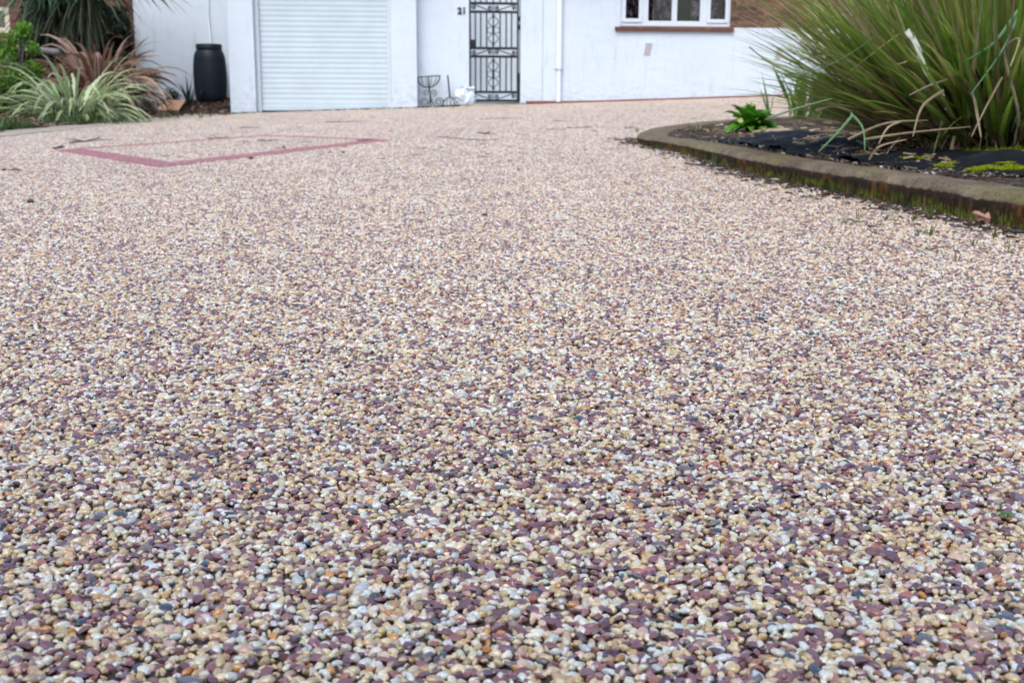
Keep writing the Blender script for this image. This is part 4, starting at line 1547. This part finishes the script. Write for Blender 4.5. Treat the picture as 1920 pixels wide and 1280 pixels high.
for pts, wd, c, Y, nm, mt in (
    ([(1787, 147), (1745, 160), (1705, 179)], 7, PALE, 5.0, 'broken_leaf', 'straw'),
    ([(1826, 172), (1832, 210), (1840, 258)], 9, PALE, 5.0, 'broken_leaf', 'straw'),
    ([(1910, 238), (1908, 200), (1885, 108), (1893, 82), (1912, 75), (1895, 125)], 8, PALE, 4.95, 'bent_leaf', 'straw'),
    ([(1910, 20), (1865, 80), (1812, 114)], 10, (.10, .26, .10), 4.9, 'bent_leaf', 'leaf'),
    ([(1912, 24), (1880, 95), (1820, 178)], 8, (.10, .26, .10), 4.9, 'bent_leaf', 'leaf'),
    ([(1700, 58), (1718, 80), (1735, 130), (1770, 180)], 17, (.62, .62, .56), 5.15, 'bleached_leaf', 'straw'),
    ([(1600, 215), (1570, 250), (1535, 285)], 7, (.16, .32, .12), 4.7, 'green_stray_leaf', 'leaf'),
    ([(1595, 212), (1618, 240), (1622, 282)], 6, (.14, .30, .12), 4.75, 'green_stray_leaf', 'leaf'),
    ([(1690, 228), (1665, 240), (1648, 270)], 6, PALE, 4.8, 'broken_leaf', 'straw'),
    ([(1770, 170), (1730, 200), (1712, 256)], 8, TAN, 4.9, 'broken_leaf', 'straw'),
    ([(1880, 145), (1850, 200), (1822, 256)], 6, TAN, 4.9, 'broken_leaf', 'straw'),
    ([(1480, 118), (1560, 105), (1640, 140)], 3, (.14, .28, .10), 5.2, 'thin_leaf', 'leaf'),
    ([(1405, 88), (1440, 115), (1500, 145), (1600, 175)], 3, (.20, .10, .09), 5.3, 'thin_stalk', 'straw'),
    ([(1447, 118), (1470, 145), (1560, 120), (1640, 70)], 3, (.16, .30, .16), 5.2, 'thin_leaf', 'leaf'),
    ([(1440, 222), (1490, 205), (1560, 185)], 6, (.30, .40, .24), 5.1, 'green_stray_leaf', 'leaf'),
    ([(1620, 262), (1700, 250), (1820, 238)], 7, TAN, 4.9, 'fallen_stalk', 'straw'),
    ([(1530, 208), (1565, 200), (1600, 210)], 8, (.52, .42, .25), 5.6, 'fallen_stalk', 'straw'),
    ([(1590, 262), (1660, 232), (1740, 226)], 7, TAN, 4.95, 'fallen_stalk', 'straw'),
    ([(1630, 300), (1650, 275), (1700, 262)], 6, (.50, .36, .22), 4.5, 'fallen_stalk', 'straw'),
):
    strap(pts, wd, c, Y, root, nm, mt)

# a second clump of iris leaves along the back of the bed
def leaf_row(name, label, pts, cat='plant'):
    b = hit(*pts[0][:2], bed_safe, 12)
    root = mb = MB()
    for (x0, y0, x1, y1, wd) in pts:
        p = hit(x0, y0, bed_safe, 12)
        q = at(x1, y1, p.y - .02)
        v = q - p
        L = v.length
        mb.blade(p - b, (math.atan2(v.y, v.x)), math.asin(max(-1, min(1, v.z / L))), L * 1.02, wd * 2.6, .06, rnd_col((.06, .14, .02)), tip=rnd_col((.10, .22, .03)), n=7, roll=random.uniform(-.3, .3), fold=.15)
    o = mb.build(name, M['leaf'], smooth=True, loc=b)
    return tag(o, label, cat)
leaf_row('iris_plant', 'two broad pointed iris leaves beside the primrose', [(1443, 222, 1428, 134, .030), (1443, 222, 1425, 165, .016), (1443, 222, 1455, 160, .020)])
leaf_row('iris_plant', 'tall single bent iris leaf rising against the white wall', [(1484, 208, 1448, 120, .034), (1484, 208, 1466, 150, .02)])
leaf_row('iris_plant', 'clump of upright iris leaves between the bent leaf and the big grass',
         [(1505, 215, 1512, 135, .028), (1500, 215, 1505, 150, .018), (1530, 218, 1534, 156, .032), (1545, 218, 1536, 140, .024), (1560, 215, 1562, 145, .026), (1572, 215, 1560, 170, .03), (1585, 215, 1592, 168, .03), (1515, 218, 1490, 158, .014), (1575, 212, 1600, 165, .028), (1550, 214, 1570, 160, .02), (1598, 214, 1610, 160, .026), (1608, 214, 1618, 172, .024), (1522, 216, 1520, 172, .014), (1538, 214, 1552, 130, .006), (1512, 212, 1498, 128, .006), (1590, 214, 1580, 135, .008), (1566, 214, 1585, 125, .006)])

for k_, (px, lab) in enumerate(((1500, 'sparse tuft of thin upright shoots nearest the bent iris leaf'), (1545, 'middle tuft of thin upright green shoots behind the membrane'), (1590, 'dense tuft of thin upright shoots against the left side of the big grass'))):
    b = hit(px, 222, bed_safe, 12)
    mb = MB()
    for i in range(46 + 18 * k_):
        mb.blade((random.gauss(0, .05), random.gauss(0, .05), 0), random.uniform(0, 6.28), random.uniform(1.0, 1.52), random.uniform(.2, .55), random.uniform(.010, .028), random.uniform(0, .7), rnd_col((.08, .19, .03), (.16, .28, .05)), n=6)
    tag(mb.build('grass_shoots', M['leaf'], smooth=True, loc=b), lab, 'plant')

# primrose
pr_ = hit(1405, 246, bed_safe, 12)
root = empty('primrose', pr_)
tag(root, 'bright green primrose plant with pale yellow flowers near the tip of the kerb', 'primrose')
mb = MB()
for i in range(75):
    a = i * 2.4; el = .25 + 1.1 * (1 - i / 75)
    mb.blade((0, 0, 0), a, .3 + 1.05 * random.random(), random.uniform(.15, .24), random.uniform(.075, .11), 1.7, rnd_col((.07, .22, .015), (.12, .32, .02)), n=7, edge=rnd_col((.10, .28, .02)), roll=random.uniform(-.5, .5), fold=.3)
mb.build('leaves', M['leaf'], root, smooth=True)
fl = m_leaf('primrose_petal', .5, .3)
for (x, y) in ((1401, 203), (1413, 199), (1388, 226), (1407, 206)):
    c = at(x, y, pr_.y - (.10 if y > 215 else .02)) - pr_
    mb = MB()
    for k_ in range(5):
        a = k_ * 2 * PI / 5
        e1 = Vector((math.cos(a), -.35, math.sin(a))) * .017; e2 = Vector((math.cos(a + .6), -.35, math.sin(a + .6))) * .019; e3 = Vector((math.cos(a + 1.15), -.35, math.sin(a + 1.15))) * .017
        mb.add([c, c + e1, c + e2, c + e3], [(0, 1, 2), (0, 2, 3)], (.75, .80, .28))
    mb.tube([c, c * .5], .0015, 5, (.2, .35, .05))
    mb.build('flower', fl, root)

# wood offcut, flat stones
def slab(name, label, pts, th, mat, cat, surf=bed_safe, lift=0):
    P_ = [hit(x, y, lambda a, b: surf(a, b) + th + lift, 12) for x, y in pts]
    c = sum(P_, Vector()) / len(P_)
    n_ = len(P_)
    vs = [p - c for p in P_] + [p - c - Vector((0, 0, th + .004)) for p in P_]
    mb = MB(); mb.add(vs, [tuple(range(n_)), tuple(range(2 * n_ - 1, n_ - 1, -1))] + [(i, i + n_, (i + 1) % n_ + n_, (i + 1) % n_) for i in range(n_)])
    o = mb.build(name, mat, loc=c); bevel(o, .003)
    return tag(o, label, cat)
M['offcut'] = m_plain('raw_wood', (.34, .25, .15), .8, .3, var=.25, scale=60)
M['stone'] = m_plain('dull_stone', (.15, .125, .11), .85, .3, var=.35, scale=30, bump=.5)
slab('wood_offcut', 'pale tan broken piece of wood lying on the black membrane', [(1428, 250), (1440, 241), (1478, 240), (1497, 251), (1445, 253)], .028, M['offcut'], 'wood')
slab('flat_stone', 'flat grey brown stone slab between the kerb and the membrane', [(1560, 283), (1590, 276), (1625, 279), (1640, 287), (1600, 291)], .016, M['stone'], 'stone')

# moss cushions on the membrane at the right
M['moss'] = m_leaf('moss', .9, .1, .1)
def moss(label, spots):
    b = hit(*spots[0][:2], bed_safe, 12)
    mb = MB()
    for (x, y, wpx, hh) in spots:
        c = hit(x, y, bed_safe, 12)
        R = wpx / FPX * c.y / 2 * 1.7
        for i in range(int(1500 * R / .05)):
            a = random.uniform(0, 6.28); r = math.sqrt(random.random())
            if noise.noise((c.x + R * r * math.cos(a) * 1.0, (c.y + R * r * math.sin(a)) * 1.0, 0)) < -9: continue
            q = Vector((c.x + R * r * math.cos(a) * (1 + .3 * noise.noise((a, x, 0))), c.y + R * .8 * r * math.sin(a), 0))
            nz_ = noise.noise((q.x * 22, q.y * 22, 3)) + .35 * noise.noise((q.x * 70, q.y * 70, 5))
            if nz_ < -.5 + .45 * r * r: continue
            q.z = bed_safe(q.x, q.y) + .007 + hh * .8 * max(0, nz_)
            mb.blade(q - b, random.uniform(0, 6.28), random.uniform(.3, 1.5), .013, .008, .5, rnd_col((.42, .46, .02), (.14, .21, .012)), n=2)
    o = mb.build('moss', M['moss'], loc=b)
    tag(o, label, 'moss', 'moss cushions in the raised bed')
moss('small bright yellow green moss cushion nearest the flat stone', [(1725, 300, 48, .018), (1752, 290, 22, .012), (1700, 300, 20, .01)])
moss('round moss cushion in the middle of the raised bed', [(1818, 285, 30, .016)])
moss('long bright moss patch at the right end of the raised bed', [(1850, 298, 60, .020), (1885, 294, 70, .024), (1925, 294, 60, .020), (1840, 310, 34, .012), (1870, 312, 40, .012), (1905, 306, 50, .016), (1805, 304, 34, .012), (1790, 296, 26, .010), (1835, 290, 40, .016)])
moss('moss patch under the big grass at the picture edge', [(1870, 272, 40, .012), (1900, 275, 60, .016), (1925, 272, 40, .014)])
moss('thin olive moss smear along the kerb edge', [(1775, 318, 26, .008), (1860, 322, 36, .010), (1825, 326, 26, .008), (1800, 312, 30, .010), (1900, 322, 34, .010)])

# ------------------------------------------------------------------ loose litter, twigs, weeds and stones
def jag(a, b, n=6, amp=.012, lift=.006):
    pts = []
    for i in range(n + 1):
        t = i / n
        p = a.lerp(b, t)
        s = Vector((-(b - a).y, (b - a).x, 0)).normalized()
        p = p + s * random.uniform(-amp, amp) * (0 if i in (0, n) else 1)
        p.z = g(p.x, p.y) + lift + random.uniform(0, .006)
        pts.append(p)
    return pts
def twig(label, x0, y0, x1, y1, r=.004, forks=1, name='twig', group='twigs on the drive', surf=g, pale=False):
    a, b = hit(x0, y0, surf), hit(x1, y1, surf)
    c = (a + b) / 2
    mb = MB()
    r *= .95 if (a.y + b.y) < 15 else .68
    pts = jag(a, b, 7, (b - a).length * .05, r + .004)
    mb.tube([p - c for p in pts], [r * (1 - .5 * i / 7) for i in range(8)], 6)
    for k_ in range(forks):
        i = random.randrange(2, 6)
        d_ = (pts[i + 1] - pts[i]).normalized()
        s = Vector((-d_.y, d_.x, 0)) * random.choice((-1, 1))
        e = pts[i] + (d_ * .7 + s * .6) * (b - a).length * random.uniform(.15, .35)
        e.z = g(e.x, e.y) + random.uniform(.006, .03)
        mb.tube([pts[i] - c, (pts[i] + e) / 2 - c + Vector((0, 0, .004)), e - c], [r * .7, r * .5, r * .3], 5)
    o = mb.build(name, M['twig'], smooth=True, loc=c)
    return tag(o, label, 'twig', group)
TW = [
    ('long forked twig curving on the gravel beside the kerb moss', 1284, 309, 1368, 324, .0042, 3),
    ('short twig stub beside the long forked twig', 1340, 328, 1400, 335, .004, 1),
    ('tangle of thin twigs at the tip of the kerb', 1140, 263, 1200, 266, .005, 3),
    ('dark twig pointing at the kerb tip from behind', 1160, 270, 1215, 274, .004, 2),
    ('longest thin twig lying across the middle of the drive', 820, 260, 932, 266, .005, 1),
    ('thick short dark twig just beyond the longest twig', 896, 252, 930, 254, .008, 1),
    ('pale straight stick left of the bed tip', 1025, 245, 1060, 246, .005, 0),
    ('thin twig in line with the plant stand', 900, 225, 980, 223, .005, 0),
    ('forked twig lying near the back of the drive', 1040, 229, 1062, 229, .006, 2),
    ('twig on the drive in front of the drainpipe', 1062, 242, 1110, 241, .005, 1),
    ('small twig directly behind the tip of the kerb', 1170, 241, 1205, 243, .005, 1),
    ('wispy branch by the far left corner of the red band', 130, 272, 190, 259, .008, 3),
    ('dark crumpled twig on the left corner of the red band', 100, 282, 122, 280, .011, 2),
    ('thin twig inside the red outline near its back corner', 485, 267, 520, 266, .006, 1),
    ('thin twig inside the red outline towards its left corner', 390, 262, 430, 260, .006, 1),
    ('curved twig in front of the garage door', 610, 231, 690, 230, .007, 1),
    ('short twig in front of the left garage pillar', 450, 242, 486, 241, .007, 0),
    ('short twig lying across the right arm of the red band', 670, 267, 700, 265, .007, 0),
    ('long thin twig lying below the brown oak leaf', 1780, 428, 1858, 442, .0026, 2),
    ('second thin twig crossing below the brown oak leaf', 1765, 415, 1870, 438, .0022, 2),
    ('short brown stick lying alone below the kerb', 1627, 430, 1646, 432, .004, 0),
    ('thick broken stick at the right picture edge', 1888, 440, 1950, 448, .0065, 0),
    ('thin dark twig lying along the foot of the kerb', 1655, 393, 1745, 402, .0028, 2),
    ('small twig beside a weed tuft on the gravel', 1590, 418, 1620, 422, .003, 0),
    ('thin twig beneath the big grass on the kerb side of the drive', 1505, 372, 1540, 380, .003, 1),
    ('straight twig lying well out from the kerb on the gravel', 1735, 473, 1770, 470, .0022, 0),
]
for (lb, *a) in TW: twig(lb, *a)

# brown oak leaf
lc = hit(1848, 421)
root = mb = MB()
pts = []
R = .037
for i in range(40):
    a = 2 * PI * i / 40
    r = R * (.62 + .40 * math.cos(5 * a + .5) ** 2 * (1 if abs(a - PI) < 2.2 else .6))
    r = R * (.55 + .5 * max(0, math.cos(2.5 * a)) ** 1.5 + .15 * math.cos(5 * a))
    pts.append(Vector((r * math.cos(a) * 1.05, -.012 * math.cos(a) , .020 + r * math.sin(a) * .72)))
vs = [Vector((0, -.012, .020))] + pts
mb.add(vs, [(0, i + 1, (i + 1) % 40 + 1) for i in range(40)], (.50, .28, .21))
mb.tube([(-.02, 0, .02), (-.035, .01, .012), (-.05, .012, .004)], .0012, 5, (.2, .1, .06))
o = mb.build('dead_leaf', M['straw'], loc=lc); tag(o, 'curled pinkish brown oak leaf standing against the foot of the kerb', 'leaf')
lc = hit(18, 321)
mb = MB()
mb.blade((0, 0, .004), .3, .15, .06, .035, 1.2, (.16, .09, .04), n=5, roll=.5); mb.blade((0, 0, .004), 2.8, .2, .05, .03, 1.2, (.10, .06, .03), n=5, roll=.4)
tag(mb.build('dead_leaf', M['straw'], loc=lc), 'small curled brown leaf alone on the gravel at the left picture edge', 'leaf')

# dark loose stones
def nugget(px, py, s, label, cat='stone', name='dark_stone', mat=None, surf=g):
    p = hit(px, py, surf)
    bm = bmesh.new(); bmesh.ops.create_icosphere(bm, subdivisions=3, radius=1)
    for v in bm.verts: v.co = Vector((v.co.x, v.co.y * .8, v.co.z * .7)) * s * (1 + .35 * noise.noise(v.co * 1.4 + Vector((px, py, 0))))
    me = bpy.data.meshes.new(name); bm.to_mesh(me); bm.free(); me.materials.append(mat or M['twig'])
    me.polygons.foreach_set('use_smooth', [True] * len(me.polygons))
    o = bpy.data.objects.new(name, me); COL.objects.link(o); o.location = p + Vector((0, 0, s * .5))
    return tag(o, label, cat)
NG = [(471, 299, .014, 'round black lump just below the right arm of the red band'), (532, 278, .011, 'small black lump inside the right arm of the red band'),
      (644, 288, .011, 'small black lump below the right end of the red band'), (619, 287, .008, 'tiny black lump left of the one below the right end of the red band'),
      (57, 381, .012, 'dark lump on the open gravel at the left'), (360, 423, .007, 'dark crumb below the near corner of the red band'),
      (909, 406, .009, 'dark speck of debris in the middle of the drive'), (1408, 333, .014, 'dark lump at the foot of the kerb beyond the forked twig'),
      (1480, 379, .008, 'dark crumb nearest the kerb on the right'), (1467, 375, .006, 'smaller dark crumb left of the one nearest the kerb'), (972, 320, .007, 'tiny dark crumb alone beyond the centre of the drive'),
      (1265, 316, .007, 'small brown crumb left of the forked twig')]
for x, y, s, lb in NG: nugget(x, y, s, lb)
M['white'] = m_plain('pale_pebble', (.78, .74, .62), .35, .5, var=.05)
nugget(1056, 665, .0062, 'round cream pebble standing proud of the gravel', 'pebble', 'loose_pebble', M['white'])

# green scrap of leaf in the foreground
lc = hit(1885, 972)
mb = MB()
for k_ in range(4):
    mb.blade((0, 0, .004), 1.5 + k_ * 1.3, .5, random.uniform(.008, .013), .008, 2.2, (.16, .30, .09), n=5, roll=.5)
tag(mb.build('green_leaf_scrap', M['leaf'], smooth=True, loc=lc), 'tiny curled green leaf lying on the gravel at the right', 'leaf')

# weed tufts rooted in the gravel
def tuft(px, py, h, n, label, cols=((.10, .16, .035), (.20, .22, .08)), spread=1.0, surf=g, name='weed_tuft', group='weed tufts in the gravel'):
    p = hit(px, py, surf)
    mb = MB()
    for i in range(n):
        a = random.uniform(0, 6.28)
        mb.blade((random.uniform(-.006, .006), random.uniform(-.006, .006), 0), a, random.uniform(.7, 1.45) if spread <= 1 else random.uniform(.3, 1.3), h * random.uniform(.5, 1), .0035, .7, rnd_col(cols[0], cols[1]), n=5)
    o = mb.build(name, M['leaf'], smooth=True, loc=p)
    return tag(o, label, 'weed', group)
TF = [(1585, 420, .03, 9, 'small grass tuft beside the little twig below the kerb'), (1609, 412, .06, 6, 'tall thin grass tuft right of the little twig'),
      (1663, 414, .035, 8, 'grass tuft left of the twig along the kerb foot'), (1714, 414, .04, 10, 'wide grass tuft in front of the kerb middle'),
      (1744, 412, .07, 12, 'darkest grass tuft sprouting at the kerb foot left of the oak leaf'), (1719, 444, .03, 7, 'low yellowish tuft further out on the gravel'),
      (1744, 444, .045, 9, 'bushier yellowish tuft further out on the gravel'), (1865, 447, .04, 12, 'grass tuft right of and below the oak leaf'),
      (1827, 460, .035, 5, 'thin upright tuft below the crossed twigs'), (1893, 475, .05, 5, 'nearest tuft of grass at the right edge'),
      (1795, 490, .025, 4, 'small lone tuft nearest the camera'), (1682, 403, .04, 8, 'tuft hard against the kerb foot in shade'),
      (1372, 377, .03, 5, 'faint grass tuft on the gravel left of the kerb'), (1430, 352, .035, 5, 'sparse tuft close to the far part of the kerb'),
      (1660, 463, .02, 4, 'tiny tuft standing alone left of the two yellowish tufts'),
      (1312, 224, .10, 5, 'dry wispy weed standing behind the bed tip')]
for x, y, h, n, lb in TF: tuft(x, y, h, n, lb)
tuft(1346, 309, .085, 40, 'feathery green weed growing out of the kerb foot', ((.04, .14, .06), (.06, .17, .08)), 2, name='weed_clump', group=None)
tuft(1490, 306, .03, 30, 'small bright green weed on top of the kerb face', ((.07, .2, .02), (.1, .24, .02)), 2, name='weed_clump', group=None, surf=lambda x, y: g(x, y) + khf(y) * .7)
tuft(1195, 247, .05, 24, 'little green weed perched on the tip of the kerb', ((.08, .14, .02), (.12, .2, .02)), 2, name='weed_clump', group=None, surf=lambda x, y: g(x, y) + .03)
tuft(1430, 247, .05, 26, 'straw and green tuft inside the kerb tip', ((.25, .2, .1), (.1, .16, .04)), 2, name='weed_clump', group=None, surf=bed_safe)

# fine litter along the kerb and in the bed
mb = MB()
for i in range(4800):
    k_ = random.randrange(len(KP))
    p, nn_ = KP[k_], KN[k_]
    if p.y > 9 or p.y < 2: continue
    d_ = abs(random.gauss(0, .065)) + .004
    q = p - nn_ * d_
    if random.random() > .9 * (1.0 if p.y < 6 else .5): continue
    L = random.uniform(.006, .04)
    a = random.uniform(0, 6.28)
    q.z = g(q.x, q.y) + .004 + random.uniform(0, .004)
    c = rnd_col(random.choice([(.03, .022, .018), (.05, .035, .025), (.10, .07, .045), (.02, .018, .016)]))
    if random.random() < .03: c = (.6, .58, .5)
    mb.tube([q, q + Vector((math.cos(a) * L, math.sin(a) * L, random.uniform(-.001, .003)))], random.uniform(.001, .0034), 5, c)
for i in range(900):
    px = random.uniform(1200, 1915); y = random.uniform(300, 480)
    q = hit(px, y)
    if kerb_dist(q.x, q.y) > -.02: continue
    if random.random() > math.exp(kerb_dist(q.x, q.y) / .25): continue
    a = random.uniform(0, 6.28); L = random.uniform(.006, .03)
    mb.tube([q + Vector((0, 0, .005)), q + Vector((math.cos(a) * L, math.sin(a) * L, .006))], random.uniform(.0008, .0018), 5, rnd_col((.05, .035, .03)))
M['litter'] = m_leaf('litter', .8, 0, .2)
tag(mb.build('debris', M['litter']), 'fine dark litter gathered along the foot of the kerb', 'debris', kind='stuff')
mb = MB()
for i in range(300):
    px = random.uniform(250, 1300); y = random.uniform(205, 300)
    q = hit(px, y)
    if q.y > 19.2 or kerb_dist(q.x, q.y) > -.05 or random.random() < .55: continue
    a = random.gauss(0, .5); L = random.uniform(.01, .07)
    mb.tube([q + Vector((0, 0, .005)), q + Vector((math.cos(a) * L, math.sin(a) * L, .006))], random.uniform(.001, .0022), 5, rnd_col((.09, .07, .065)))
for i in range(700):
    u_ = random.uniform(uPL0 - .02, uG1 + .3)
    dy_ = -.02 if (u_ < uPL1 or uPR0 < u_ < uPR1) else (.13 if u_ < uPR0 else RB - .02)
    q = HM @ Vector((u_, dy_ - abs(random.gauss(0, .025)), 0)); q.z = g(q.x, q.y) + .006
    a = random.uniform(0, 6.28); L = random.uniform(.01, .05)
    mb.tube([q, q + Vector((math.cos(a) * L, math.sin(a) * L, random.uniform(0, .02)))], random.uniform(.002, .006), 5, rnd_col((.10, .085, .06), (.06, .08, .03)))
tag(mb.build('scattered_debris', M['litter']), 'scattered specks and needles over the back of the drive', 'debris', kind='stuff')
mb = MB()
for i in range(5200):
    px = random.uniform(1270, 1930); y = random.uniform(235, 335)
    q = hit(px, y, bed_safe, 12)
    dk = kerb_dist(q.x, q.y)
    if dk < KW - .01 or (dk > KW + .22 and (random.random() < .72 or px > 1790)): continue
    a = random.uniform(0, 6.28); L = random.uniform(.006, .04)
    c = rnd_col(random.choice([(.3, .25, .18), (.22, .17, .11), (.12, .1, .08), (.6, .56, .5)] if i % 4 == 0 else [(.04, .03, .025), (.08, .06, .045)]), v=.3)
    q.z += .006
    if dk > KW + .22:
        c = rnd_col(random.choice(ST), v=.3); L *= 1.8; q.z += .012
    mb.tube([q, q + Vector((math.cos(a) * L, math.sin(a) * L, random.uniform(0, .01)))], random.uniform(.0012, .004), 5, c)
tag(mb.build('bark_litter', M['litter']), 'crumbs of bark and soil strewn inside the kerb', 'debris', kind='stuff')
# dead stalks by the bed tip
mb = MB(); b0 = hit(1310, 247, bed_safe, 12)
for i in range(60):
    q = b0 + Vector((random.uniform(-.01, .01), random.uniform(-.01, .01), 0))
    mb.blade(q - b0, random.uniform(0, 6.28), random.uniform(0, .9), random.uniform(.06, .20), .006, 1.2, rnd_col(random.choice([(.30, .24, .15), (.09, .15, .04), (.18, .13, .09)])), n=5, kink=(.5, .6))
tag(mb.build('dry_plant', M['straw'], smooth=True, loc=b0), 'dry straw coloured clump lying inside the tip of the kerb', 'plant')
